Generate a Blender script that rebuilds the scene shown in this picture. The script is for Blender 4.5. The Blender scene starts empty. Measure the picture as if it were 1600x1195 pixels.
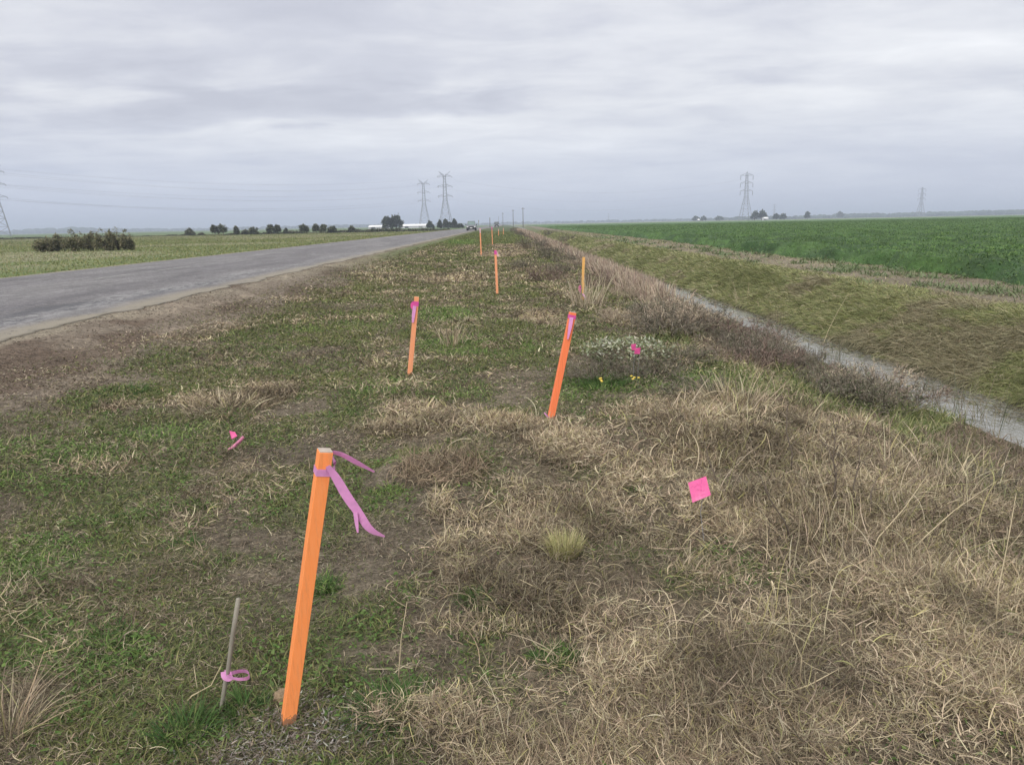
import bpy, bmesh, math, random
import numpy as np
from mathutils import Vector, Matrix
random.seed(7)
RS = np.random.RandomState(11)
SC = bpy.context.scene
COL = SC.collection

# ------------------------------------------------------------------ camera
FPX, CAMH = 1230.0, 1.55
YAW, PITCH, ROLL = math.radians(0.32), math.radians(11.38), math.atan(0.0195)
cf = np.array([math.sin(YAW)*math.cos(PITCH), math.cos(YAW)*math.cos(PITCH), -math.sin(PITCH)])
_r0 = np.array([math.cos(YAW), -math.sin(YAW), 0.0]); _u0 = np.cross(_r0, cf)
cr = math.cos(ROLL)*_r0 - math.sin(ROLL)*_u0
cu = np.cross(cr, cf)
cd = bpy.data.cameras.new('camera'); cam = bpy.data.objects.new('camera', cd); COL.objects.link(cam)
cd.sensor_width = 36.0; cd.lens = FPX/1600*36; cd.clip_start = 0.05; cd.clip_end = 30000
m = Matrix.Identity(4)
for i in range(3):
    m[i][0] = cr[i]; m[i][1] = cu[i]; m[i][2] = -cf[i]
m[0][3] = 0; m[1][3] = 0; m[2][3] = CAMH
cam.matrix_world = m
SC.camera = cam

# ------------------------------------------------------------------ sky, sun, exposure
SUN_EL, SUN_AZ = math.radians(38), math.radians(200)
W = bpy.data.worlds.new('World'); SC.world = W; W.use_nodes = True
nt = W.node_tree; nt.nodes.clear()
def N(t, typ, **kw):
    n = t.nodes.new(typ)
    for k, v in kw.items():
        if k.startswith('i_'):
            n.inputs[k[2:].replace('_', ' ')].default_value = v
        else: setattr(n, k, v)
    return n
def L(t, a, b): t.links.new(a, b)
def mathn(t, op, a, b=None, clamp=False):
    n = N(t, 'ShaderNodeMath', operation=op, use_clamp=clamp)
    for k, v in enumerate((a, b)):
        if v is None: continue
        if isinstance(v, (int, float)): n.inputs[k].default_value = v
        else: L(t, v, n.inputs[k])
    return n.outputs[0]
def ramp(t, fac, stops, interp='LINEAR'):
    n = N(t, 'ShaderNodeValToRGB'); n.color_ramp.interpolation = interp
    e = n.color_ramp.elements
    while len(e) < len(stops): e.new(0.5)
    for k, (p, c) in enumerate(stops):
        e[k].position = p; e[k].color = (*c, 1) if len(c) == 3 else c
    L(t, fac, n.inputs[0]); return n.outputs[0]
def mixc(t, fac, a, b, mode='MIX'):
    n = N(t, 'ShaderNodeMix', data_type='RGBA', blend_type=mode)
    for k, v in ((0, fac), (6, a), (7, b)):
        if isinstance(v, (int, float)): n.inputs[k].default_value = v
        elif isinstance(v, tuple): n.inputs[k].default_value = (*v, 1)
        else: L(t, v, n.inputs[k])
    return n.outputs[2]
sky = N(nt, 'ShaderNodeTexSky', sky_type='NISHITA', sun_disc=False, sun_elevation=SUN_EL, sun_rotation=SUN_AZ)
tc = N(nt, 'ShaderNodeTexCoord')
sep = N(nt, 'ShaderNodeSeparateXYZ'); L(nt, tc.outputs['Generated'], sep.inputs[0])
zz = mathn(nt, 'MAXIMUM', sep.outputs[2], 0.0)
zd = mathn(nt, 'ADD', zz, 0.10)
px_ = mathn(nt, 'DIVIDE', sep.outputs[0], zd); py_ = mathn(nt, 'DIVIDE', sep.outputs[1], zd)
cmb = N(nt, 'ShaderNodeCombineXYZ'); L(nt, px_, cmb.inputs[0]); L(nt, py_, cmb.inputs[1])
def wnoise(scale, detail, rough, off, sx=1.0, dist=0.0):
    mp = N(nt, 'ShaderNodeMapping'); L(nt, cmb.outputs[0], mp.inputs[0])
    mp.inputs['Location'].default_value = off; mp.inputs['Scale'].default_value = (sx, 1, 1)
    n = N(nt, 'ShaderNodeTexNoise'); n.inputs['Scale'].default_value = scale; n.inputs['Detail'].default_value = detail
    n.inputs['Roughness'].default_value = rough; n.inputs['Distortion'].default_value = dist
    L(nt, mp.outputs[0], n.inputs['Vector']); return n.outputs[0]
n1 = wnoise(0.42, 6, 0.5, (3.1, 0.4, 0), 0.8, 0.3)
n2 = wnoise(2.3, 9, 0.58, (7.7, 2.3, 0), 0.75, 0.25)
n3 = wnoise(0.16, 2, 0.5, (1.9, 5.1, 0), 1.0)
# one heavier bank of cloud low over the road's left side
def blob(cx, cy, rx, ry):
    a = mathn(nt, 'DIVIDE', mathn(nt, 'SUBTRACT', px_, cx), rx); b = mathn(nt, 'DIVIDE', mathn(nt, 'SUBTRACT', py_, cy), ry)
    q = mathn(nt, 'SQRT', mathn(nt, 'ADD', mathn(nt, 'MULTIPLY', a, a), mathn(nt, 'MULTIPLY', b, b)))
    q = mathn(nt, 'ADD', q, mathn(nt, 'MULTIPLY', mathn(nt, 'SUBTRACT', n2, 0.5), 1.6))
    n = N(nt, 'ShaderNodeMapRange', interpolation_type='SMOOTHSTEP'); L(nt, q, n.inputs[0])
    n.inputs[1].default_value = 1.25; n.inputs[2].default_value = 0.35; n.inputs[3].default_value = 0; n.inputs[4].default_value = 1
    return n.outputs[0]
b1 = blob(-1.05, 4.05, 1.15, 0.45); b2 = blob(-2.1, 3.3, 0.9, 0.35); b3 = blob(1.9, 3.6, 1.3, 0.3)
s = mathn(nt, 'ADD', mathn(nt, 'MULTIPLY', n1, 0.5), mathn(nt, 'MULTIPLY', n2, 0.33))
s = mathn(nt, 'ADD', s, mathn(nt, 'MULTIPLY', n3, 0.17))
s = mathn(nt, 'SUBTRACT', s, mathn(nt, 'MULTIPLY', b1, 0.10))
s = mathn(nt, 'SUBTRACT', s, mathn(nt, 'MULTIPLY', b2, 0.075))
s = mathn(nt, 'SUBTRACT', s, mathn(nt, 'MULTIPLY', b3, 0.04))
cl = ramp(nt, s, [(0.34, (0.42, 0.43, 0.49)), (0.43, (0.49, 0.50, 0.555)), (0.485, (0.565, 0.573, 0.612)), (0.55, (0.64, 0.646, 0.672)), (0.64, (0.75, 0.755, 0.77))])
hz = N(nt, 'ShaderNodeMapRange', interpolation_type='SMOOTHSTEP'); L(nt, zz, hz.inputs[0])
hz.inputs[1].default_value = 0.15; hz.inputs[2].default_value = 0.0; hz.inputs[3].default_value = 0; hz.inputs[4].default_value = 0.85
hcol = mixc(nt, mathn(nt, 'MULTIPLY_ADD', sep.outputs[0], 0.8, True), (0.385, 0.43, 0.56), (0.445, 0.478, 0.58))
cl = mixc(nt, hz.outputs[0], cl, hcol)
zb = N(nt, 'ShaderNodeMapRange', interpolation_type='SMOOTHSTEP'); L(nt, zz, zb.inputs[0])
zb.inputs[1].default_value = 0.3; zb.inputs[2].default_value = 0.9; zb.inputs[3].default_value = 10.0; zb.inputs[4].default_value = 17.0
clv = N(nt, 'ShaderNodeVectorMath', operation='SCALE'); warm = mixc(nt, mathn(nt, 'MULTIPLY', mathn(nt, 'SUBTRACT', zb.outputs[0], 10.0), 1/7.0), (1.0, 1.0, 1.0), (1.05, 1.0, .86)); cl = mixc(nt, 1.0, cl, warm, 'MULTIPLY'); L(nt, cl, clv.inputs[0]); L(nt, zb.outputs[0], clv.inputs['Scale'])
mx = mixc(nt, 0.95, sky.outputs[0], clv.outputs[0])
bg = N(nt, 'ShaderNodeBackground'); bg.inputs[1].default_value = 0.1; L(nt, mx, bg.inputs[0])
wo = N(nt, 'ShaderNodeOutputWorld'); L(nt, bg.outputs[0], wo.inputs[0])

sd = bpy.data.lights.new('sun', 'SUN'); sd.energy = 1.5; sd.angle = math.radians(22); sd.color = (1.0, 0.96, 0.9)
so = bpy.data.objects.new('sun', sd); COL.objects.link(so)
so.rotation_euler = (math.radians(90)-SUN_EL, 0, math.radians(-20))
so.location = (0, -20, 60)
SC.view_settings.view_transform = 'Standard'; SC.view_settings.look = 'None'
SC.view_settings.exposure = 0.49; SC.view_settings.gamma = 1.0
SC.cycles.use_denoising = True
SC.cycles.max_bounces = 5; SC.cycles.diffuse_bounces = 3; SC.cycles.glossy_bounces = 2
SC.cycles.transmission_bounces = 2; SC.cycles.volume_bounces = 0; SC.cycles.transparent_max_bounces = 6
SC.cycles.use_adaptive_sampling = True; SC.cycles.adaptive_threshold = 0.015
SC.cycles.caustics_reflective = False; SC.cycles.caustics_refractive = False

# ------------------------------------------------------------------ helpers
def ray(px, py): 
    return cf + cr*(px-800)/FPX - cu*(py-597.5)/FPX
def at(px, py, z=0.0):
    d = ray(px, py); t = (z-CAMH)/d[2]; return np.array([0, 0, CAMH]) + d*t
def atY(px, py, Y):
    d = ray(px, py); return np.array([0, 0, CAMH]) + d*(Y/d[1])
def S(x, a, b):
    t = np.clip((np.asarray(x, float)-a)/(b-a), 0, 1); return t*t*(3-2*t)
def _h(ix, iy, seed):
    n = (ix.astype(np.int64)*374761393 + iy.astype(np.int64)*668265263 + seed*1442695041) & 0xffffffff
    n = ((n ^ (n >> 13))*1274126177) & 0xffffffff
    n = (n ^ (n >> 16)) & 0xffffffff
    return n/4294967295.0
def vn(x, y, seed=0):
    x = np.asarray(x, float); y = np.asarray(y, float)
    x, y = np.broadcast_arrays(x, y)
    ix = np.floor(x); iy = np.floor(y); fx = x-ix; fy = y-iy
    fx = fx*fx*(3-2*fx); fy = fy*fy*(3-2*fy)
    a = _h(ix, iy, seed); b = _h(ix+1, iy, seed); c = _h(ix, iy+1, seed); d = _h(ix+1, iy+1, seed)
    return (a*(1-fx)+b*fx)*(1-fy)+(c*(1-fx)+d*fx)*fy
def fbm(x, y, seed=0, o=4, r=0.5):
    s = 0; a = 1; t = 0
    for k in range(o):
        s = s+a*vn(np.asarray(x)*2**k, np.asarray(y)*2**k, seed+k*17); t += a; a *= r
    return s/t

def rshift(Y): return 3.5*S(Y, 170, 420)
PX = [-1e5, -40, -16, -15, -14.3, -5.7, -5.0, -4.2, -3.0, -2.0, 1.9, 2.7, 3.4, 4.4, 5.0, 5.8, 6.35, 7.2, 8.05, 8.6, 9.6, 1e5]
PZ = [0, 0, .06, .22, .33, .335, .24, .12, .04, 0, 0, -.08, -.26, -.55, -.75, -1.05, -.82, -.42, -.07, .0, .0, 0]
def EL(px, py, rx, ry, w=1.0, z=0.0):
    q = at(px, py, z); return (q[0], q[1], rx, ry, w)
def patches(x, y, lst, seed=5):
    wob = (fbm(x*1.3, y*1.3, seed, 3)-.5)*0.9
    o = 0
    for (cx, cy, rx, ry, w) in lst:
        d = np.sqrt(((x-cx)/rx)**2+((y-cy)/ry)**2)+wob
        o = np.maximum(o, w*S(d, 1.15, 0.55))
    return o
MOUNDS = [(at(700, 735)[0], at(700, 735)[1], .45, .3, .10), (at(700, 680)[0], at(700, 680)[1]+.15, .8, .35, .07),
          (at(1120, 690)[0], at(1120, 690)[1], .7, .5, .13), (at(1300, 800)[0], at(1300, 800)[1], .6, .5, .10),
          (at(1400, 950)[0], at(1400, 950)[1], .45, .35, .07), (at(1050, 900)[0], at(1050, 900)[1], .3, .22, .05), 
          (at(970, 560)[0], at(970, 560)[1], .6, .8, .10), (at(430, 1130)[0], at(430, 1130)[1], .16, .12, .02),
          (at(1250, 1100)[0], at(1250, 1100)[1], .4, .2, .05), (at(680, 780)[0], at(680, 780)[1], .3, .25, .04)]
def gz(x, y):
    x = np.asarray(x, float); y = np.asarray(y, float)
    xs = x - rshift(y)
    wob = (fbm(x*.35, y*.35, 3, 3)-.5)*0.5*S(xs, 2, 3)*S(xs, 11, 9)*S(np.abs(y), 400, 100)*.6
    z = np.interp(xs+wob*0.6, PX, PZ)
    road = S(xs, -14.7, -14.2)*S(xs, -5.5, -5.9)
    bank = S(xs, 2.2, 3.4)*S(xs, 9, 8)
    near = S(np.abs(y), 900, 200)
    n = (fbm(x*.9, y*.9, 21, 4)-.5)*0.07 + (fbm(x*4, y*4, 22, 3)-.5)*0.028
    n = n + bank*(fbm(x*1.6, y*1.6, 23, 4)-.5)*0.26
    z = z + n*(1-road)*near
    for (cx, cy, rx, ry, h) in MOUNDS:
        z = z + h*np.exp(-(((x-cx)/rx)**2+((y-cy)/ry)**2))
    for (cx, d) in ((-4.75, .05), (-5.05, .03)):
        z = z - d*np.exp(-((xs-cx)/.12)**2)*S(fbm(x*.3, y*.12, 31, 2), .4, .6)
    return z
def on(px, py):
    p = at(px, py, 0.0)
    for _ in range(6): p = at(px, py, float(gz(p[0], p[1])))
    return p

# ------ what grows where on the verge
DRYP = [EL(700, 672, .85, .42), EL(660, 640, .5, .3, .8), EL(350, 640, .7, .5, .6), EL(410, 625, .35, .5, .8), EL(700, 520, .25, .4, .6), EL(850, 495, .5, 1.2, .8),
        EL(700, 435, 1.4, 2.5, .6), EL(800, 385, 1.9, 9, 1.), EL(790, 397, 1.6, 5, 1.), EL(560, 420, 1.3, 4, .5), EL(1000, 500, .7, 1.6, .5), EL(900, 440, 1.1, 3, .35),
        EL(1150, 650, 1.1, .8), EL(1500, 690, .9, .8, .9), EL(720, 840, .16, .4, .9), EL(0, 1120, .12, .2, 1), EL(640, 1130, .25, .1, .8), EL(190, 650, .3, .3, .6)]
GRNP = [EL(740, 540, .9, 1.3, .9), EL(600, 605, .5, .5, .9), EL(700, 615, .5, .4, .9), EL(560, 500, 1.2, 2.0, .55), EL(690, 490, .8, 2.0, .7), EL(1110, 590, .5, .5, .9), EL(940, 600, .7, .4, .9), EL(880, 620, .3, .3, .7),
        EL(60, 720, .7, .35, .9), EL(250, 680, .5, .35, .8), EL(300, 790, .3, .12, .8), EL(30, 880, .35, .4, .9), EL(130, 1020, .35, .22, .8), EL(330, 670, .4, .2, .5), EL(600, 640, .5, .3, .5),
        EL(500, 920, .1, .16, .9), EL(600, 780, .16, .2, .8), EL(20, 760, .5, .2, .6), EL(740, 930, .09, .07, .9), EL(1540, 830, .5, .6, 1.), EL(1450, 760, .4, .4, .7), EL(1350, 665, .7, .35, .8),
        EL(720, 380, 1.5, 10, .8), EL(690, 372, 2, 14, .6), EL(1150, 610, .5, .4, .8), EL(300, 1140, .2, .12, .8), EL(860, 1030, .12, .06, .9), EL(420, 550, .5, .5, .5), EL(480, 520, .4, .6, .6)]
BAREP = [EL(900, 760, .75, .35, .8), EL(960, 830, .45, .3, .8), EL(860, 700, .6, .2, .5), EL(500, 1150, .3, .14, .9), EL(400, 830, .35, .35, .5), EL(420, 960, .3, .2, .55), EL(560, 1010, .22, .2, .5),
         EL(160, 610, .7, .5, .9), EL(900, 870, .3, .14, .6), EL(720, 790, .3, .2, .3), EL(1050, 770, .2, .2, .3), EL(250, 930, .2, .2, .3), EL(800, 600, .3, .4, .3)]
def dryness(x, y):
    n = (fbm(x*1.5, y*1.5, 41, 3)-.5)*1.0
    a = S(x + n*.6, -.36, .0)*S(y+n*1.5+np.clip((1.2-x)*.25, -1, 1), 6.7, 5.6)
    b = S(x, 2.0, 2.8)*.35
    c = S(y, 12, 20)*.35*S(fbm(x*.8, y*.25, 44, 3), .42, .62)
    d = .30*S(fbm(x*1.2, y*1.2, 45, 3), .45, .65)
    o = np.maximum(np.maximum(a, b), np.maximum(c, d))
    o = np.maximum(o, patches(x, y, DRYP, 6))
    return np.clip(o, 0, 1)
def greenness(x, y):
    o = np.maximum.reduce([patches(x, y, GRNP, 7), .85*S(fbm(x*1.7, y*1.7, 51, 4), .36, .56)*(1-.90*dryness(x, y)), .6*S(fbm(x*2.1+30, y*2.1, 53, 3), .55, .66)+0*x])
    xs = x-rshift(y)
    o = o*S(xs+(fbm(x*.9, y*.9, 52, 3)-.5)*1.4, -4.7, -3.7)
    return np.clip(o, 0, 1)
def bareness(x, y):
    xs = x-rshift(y)
    dirt = S(xs+(fbm(x*.7, y*.45, 61, 4)-.5)*2.2*S(y, 40, 14), -4.0, -4.6)*S(y, 60, 18)
    dirt = np.maximum(dirt, S(xs, -4.9, -5.5))
    return np.clip(np.maximum(dirt, patches(x, y, BAREP, 8)*.65), 0, 1)

# ------------------------------------------------------------------ materials
def newmat(name):
    mt = bpy.data.materials.new(name); mt.use_nodes = True; t = mt.node_tree
    b = t.nodes['Principled BSDF']; return mt, t, b
def noise(t, scale, detail=4, rough=.55, vec=None, dist=0):
    n = N(t, 'ShaderNodeTexNoise'); n.inputs['Scale'].default_value = scale; n.inputs['Detail'].default_value = detail
    n.inputs['Roughness'].default_value = rough; n.inputs['Distortion'].default_value = dist
    if vec is not None: L(t, vec, n.inputs['Vector'])
    return n.outputs[0]
def objco(t, sc=(1, 1, 1)):
    c = N(t, 'ShaderNodeTexCoord'); mp = N(t, 'ShaderNodeMapping'); L(t, c.outputs['Object'], mp.inputs[0])
    mp.inputs['Scale'].default_value = sc; return mp.outputs[0]
def bump(t, b, h, strength, dist=.02):
    n = N(t, 'ShaderNodeBump'); n.inputs['Strength'].default_value = strength; n.inputs['Distance'].default_value = dist
    L(t, h, n.inputs['Height']); L(t, n.outputs[0], b.inputs['Normal'])
def plain(name, col, rough=.8, var=.15, scale=8, metal=0, bmp=0):
    mt, t, b = newmat(name)
    v = objco(t); n = noise(t, scale, 4, .6, v)
    c = ramp(t, n, [(.3, tuple(x*(1-var) for x in col)), (.7, tuple(min(1, x*(1+var)) for x in col))])
    L(t, c, b.inputs['Base Color']); b.inputs['Roughness'].default_value = rough; b.inputs['Metallic'].default_value = metal
    if bmp: bump(t, b, n, bmp)
    return mt
def leafmat(name, trans=.25, rough=.75):
    mt, t, b = newmat(name)
    a = N(t, 'ShaderNodeAttribute', attribute_name='col')
    L(t, a.outputs['Color'], b.inputs['Base Color']); b.inputs['Roughness'].default_value = rough
    b.inputs['Specular IOR Level'].default_value = .25
    tr = N(t, 'ShaderNodeBsdfTranslucent'); L(t, a.outputs['Color'], tr.inputs[0])
    mx = N(t, 'ShaderNodeMixShader'); mx.inputs[0].default_value = trans
    L(t, b.outputs[0], mx.inputs[1]); L(t, tr.outputs[0], mx.inputs[2])
    L(t, mx.outputs[0], t.nodes['Material Output'].inputs[0]); return mt
M_LEAF = leafmat('leaf_blades', .25)
M_DRY = leafmat('dry_stems', .12, .85)
M_CROP = leafmat('crop_leaves', .22, .6)

mt, t, b = newmat('soil_and_litter'); M_GROUND = mt
a = N(t, 'ShaderNodeAttribute', attribute_name='col'); v = objco(t)
nA = noise(t, 14, 6, .65, v); nB = noise(t, 70, 4, .6, v); nC = noise(t, .55, 5, .6, objco(t, (1, .35, 1)))
f1 = ramp(t, nA, [(.3, (.5,)*3), (.7, (1.5,)*3)]); f2 = ramp(t, nB, [(.32, (.55,)*3), (.68, (1.5,)*3)]); f3 = ramp(t, nC, [(.3, (.82,)*3), (.7, (1.16,)*3)])
c = mixc(t, 1.0, a.outputs['Color'], f1, 'MULTIPLY'); c = mixc(t, 1.0, c, f2, 'MULTIPLY'); c = mixc(t, 1.0, c, f3, 'MULTIPLY')
L(t, c, b.inputs['Base Color']); b.inputs['Roughness'].default_value = .95; b.inputs['Specular IOR Level'].default_value = .15
bump(t, b, mathn(t, 'ADD', nA, mathn(t, 'MULTIPLY', nB, .4)), .9, .03)

mt, t, b = newmat('old_asphalt'); M_ROAD = mt
v = objco(t); at_ = N(t, 'ShaderNodeAttribute', attribute_name='col')
agg = noise(t, 55, 3, .7, v); big = noise(t, .7, 5, .6, objco(t, (1, .12, 1))); med = noise(t, 5, 6, .7, v)
c = ramp(t, big, [(.3, (.12, .115, .128)), (.5, (.15, .146, .156)), (.7, (.185, .18, .188))])
c = mixc(t, 1.0, c, ramp(t, agg, [(.28, (.4,)*3), (.72, (1.7,)*3)]), 'MULTIPLY')
c = mixc(t, 1.0, c, ramp(t, med, [(.3, (.7,)*3), (.7, (1.32,)*3)]), 'MULTIPLY')
sp = N(t, 'ShaderNodeSeparateColor'); L(t, at_.outputs['Color'], sp.inputs[0])
c = mixc(t, 1.0, c, ramp(t, noise(t, 16, 4, .7, objco(t, (1, .6, 1))), [(.3, (.7,)*3), (.7, (1.32,)*3)]), 'MULTIPLY')
c = mixc(t, 1.0, c, ramp(t, noise(t, 1.6, 6, .7, objco(t, (1, .25, 1)), .6), [(.35, (.78,)*3), (.65, (1.2,)*3)]), 'MULTIPLY')
c = mixc(t, sp.outputs[0], c, (.25, .225, .185))           # dust
c = mixc(t, sp.outputs[1], c, (.075, .077, .092))         # broken dark patch
wht = mathn(t, 'MULTIPLY', sp.outputs[2], mathn(t, 'GREATER_THAN', noise(t, 9, 6, .75, objco(t, (1, .35, 1)), .6), .5))
c = mixc(t, wht, c, (.28, .28, .29))                       # pale cracked edges
cr_ = N(t, 'ShaderNodeTexVoronoi', feature='DISTANCE_TO_EDGE'); cr_.inputs['Scale'].default_value = 1.6
vv = N(t, 'ShaderNodeVectorMath', operation='ADD'); L(t, objco(t, (1, .4, 1)), vv.inputs[0])
nn = N(t, 'ShaderNodeTexNoise'); nn.inputs['Scale'].default_value = 3; nn.inputs['Detail'].default_value = 5; L(t, v, nn.inputs['Vector']); L(t, nn.outputs['Color'], vv.inputs[1]); L(t, vv.outputs[0], cr_.inputs['Vector'])
ck = mathn(t, 'MULTIPLY', mathn(t, 'LESS_THAN', cr_.outputs['Distance'], .022), mathn(t, 'GREATER_THAN', med, .47))
c = mixc(t, mathn(t, 'MULTIPLY', ck, .45), c, (.06, .06, .065))
L(t, c, b.inputs['Base Color']); b.inputs['Roughness'].default_value = .88; b.inputs['Specular IOR Level'].default_value = .3
bump(t, b, agg, .7, .01)

mt, t, b = newmat('worn_road_paint'); M_PAINT = mt
n = noise(t, 22, 6, .75, objco(t)); c = mixc(t, mathn(t, 'GREATER_THAN', n, .5), (.19, .185, .19), (.38, .38, .37))
L(t, c, b.inputs['Base Color']); b.inputs['Roughness'].default_value = .8

mt, t, b = newmat('ditch_water'); M_WATER = mt
b.inputs['Base Color'].default_value = (.21, .21, .20, 1); b.inputs['Roughness'].default_value = .06; b.inputs['IOR'].default_value = 1.5
b.inputs['Specular IOR Level'].default_value = .9
n = noise(t, 9, 4, .6, objco(t, (1, .6, 1)), .4); bump(t, b, n, .6, .02)

def paintmat(name, base, faded, streak=26):
    mt, t, b = newmat(name); v = objco(t, (streak, streak, 1.6)); n = noise(t, 5, 5, .65, v); n2 = noise(t, 9, 3, .5, objco(t))
    c = mixc(t, ramp(t, n, [(.42, (0,)*3), (.8, (.55,)*3)]), base, faded)
    c = mixc(t, mathn(t, 'MULTIPLY', mathn(t, 'GREATER_THAN', n2, .72), .6), c, tuple(x*.45 for x in base))
    c = mixc(t, ramp(t, noise(t, 7, 5, .7, objco(t, (14, 14, .8))), [(.5, (0,)*3), (.68, (.5,)*3)]), c, tuple(x*.62 for x in faded))
    sp_ = N(t, 'ShaderNodeSeparateXYZ'); L(t, objco(t), sp_.inputs[0]); foot_shade = mathn(t, 'SUBTRACT', mathn(t, 'MULTIPLY', noise(t, 30, 4, .7, objco(t)), .13), sp_.outputs[2])
    c = mixc(t, mathn(t, 'MULTIPLY', mathn(t, 'GREATER_THAN', foot_shade, .035), .75), c, (.16, .12, .085))  # ragged soil-brown band at the foot, contact shade painted into the colour
    L(t, c, b.inputs['Base Color']); b.inputs['Roughness'].default_value = .65; bump(t, b, n, .5, .003); return mt
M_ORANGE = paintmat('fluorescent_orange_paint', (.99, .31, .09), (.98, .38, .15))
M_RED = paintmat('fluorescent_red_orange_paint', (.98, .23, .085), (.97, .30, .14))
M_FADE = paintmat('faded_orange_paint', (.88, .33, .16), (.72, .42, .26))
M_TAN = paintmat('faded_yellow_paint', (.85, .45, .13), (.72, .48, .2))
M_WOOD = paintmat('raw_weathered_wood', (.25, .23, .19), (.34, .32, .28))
M_RAW = plain('sawn_wood', (.42, .36, .32), .8, .2, 60)
def sheetmat(name, col, tr=.4):
    mt, t, b = newmat(name); n = noise(t, 40, 4, .6, objco(t))
    c = ramp(t, n, [(.3, tuple(x*.9 for x in col)), (.7, tuple(min(1, x*1.08) for x in col))])
    L(t, c, b.inputs['Base Color']); b.inputs['Roughness'].default_value = .4
    q = N(t, 'ShaderNodeBsdfTranslucent'); L(t, c, q.inputs[0]); mx = N(t, 'ShaderNodeMixShader'); mx.inputs[0].default_value = tr
    L(t, b.outputs[0], mx.inputs[1]); L(t, q.outputs[0], mx.inputs[2]); L(t, mx.outputs[0], t.nodes['Material Output'].inputs[0]); return mt
M_PINK = sheetmat('pink_flagging_tape', (.84, .40, .74), .25); M_HOT = sheetmat('hot_pink_plastic', (.72, .10, .32), .12)
M_HOT2 = sheetmat('magenta_flagging_tape', (.85, .13, .48), .3); M_PALE = sheetmat('sun_bleached_pink_tape', (.85, .60, .68), .3)
M_INK = plain('marker_ink', (.55, .06, .28), .6)
M_STEEL = plain('galvanised_steel', (.27, .28, .32), .6, .1, 3, .3)
M_WIRE = plain('wire', (.22, .22, .24), .6, .1, 3)
M_INS = plain('glass_insulator', (.10, .10, .12), .5, .1, 3)
M_POLE = plain('creosote_pole_wood', (.07, .055, .05), .9, .2, 3)
M_GREY = plain('grey_metal', (.30, .31, .33), .6, .1, 3)
M_WHITE = plain('white_sheet_metal', (.82, .82, .84), .5, .05, .3)
M_SHEDW = plain('shed_wall', (.62, .61, .66), .7, .08, .3)
M_DARK = plain('dark_opening', (.06, .06, .07), .8, .1, .3)
M_BARK = plain('bark', (.12, .095, .075), .95, .3, 6)
M_CARP = plain('silver_car_paint', (.17, .175, .205), .35, .04, 2, .3)
M_VANP = plain('dark_van_paint', (.045, .055, .07), .35, .05, 2)
M_BLK = plain('black_plastic', (.02, .02, .022), .6, .1, 5)
M_TYRE = plain('tyre_rubber', (.015, .015, .016), .85, .1, 9)
M_GLASS = plain('tinted_glass', (.17, .23, .23), .12, .02, 1); M_DGLASS = plain('dark_glass', (.03, .045, .05), .25, .02, 1)
M_LAMP = plain('headlamp_glass', (.75, .76, .78), .1, .02, 1)
M_PET = plain('yellow_petal', (.80, .60, .10), .6, .1, 30); M_GST = plain('green_stem', (.12, .17, .05), .8)
M_PLATE = plain('licence_plate', (.75, .75, .75), .5, .02, 1)

# ------------------------------------------------------------------ mesh helpers
def tag(o, label=None, cat=None, group=None, kind=None):
    if label: o['label'] = label
    if cat: o['category'] = cat
    if group: o['group'] = group
    if kind: o['kind'] = kind
    return o
def link(name, me, mat=None, parent=None):
    o = bpy.data.objects.new(name, me); COL.objects.link(o)
    if mat is not None and me is not None: me.materials.append(mat)
    if parent is not None: o.parent = parent
    return o
def empty(name, loc, rz=0):
    o = bpy.data.objects.new(name, None); COL.objects.link(o); o.location = tuple(float(v) for v in loc); o.rotation_euler = (0, 0, rz)
    o.empty_display_size = .2; return o
def copy_tree(o, parent=None):
    c = o.copy(); COL.objects.link(c)
    if parent is not None: c.parent = parent
    for ch in list(o.children): copy_tree(ch, c)
    return c
def npmesh(name, V, Fq, colr=None, smooth=False):
    """V (n,3); Fq (m,4) quads; colr (n,3) vertex colours"""
    me = bpy.data.meshes.new(name)
    V = np.ascontiguousarray(V, np.float32); Fq = np.ascontiguousarray(Fq, np.int32)
    me.vertices.add(len(V)); me.vertices.foreach_set('co', V.ravel())
    me.loops.add(Fq.size); me.loops.foreach_set('vertex_index', Fq.ravel())
    k = Fq.shape[1]; me.polygons.add(len(Fq))
    me.polygons.foreach_set('loop_start', np.arange(0, Fq.size, k, dtype=np.int32))
    try: me.polygons.foreach_set('loop_total', np.full(len(Fq), k, np.int32))
    except Exception: pass
    if smooth: me.polygons.foreach_set('use_smooth', np.ones(len(Fq), bool))
    if colr is not None:
        ca = me.color_attributes.new('col', 'FLOAT_COLOR', 'POINT')
        c4 = np.ones((len(V), 4), np.float32); c4[:, :3] = colr; ca.data.foreach_set('color', c4.ravel())
    me.update(); me.validate(); return me
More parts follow.
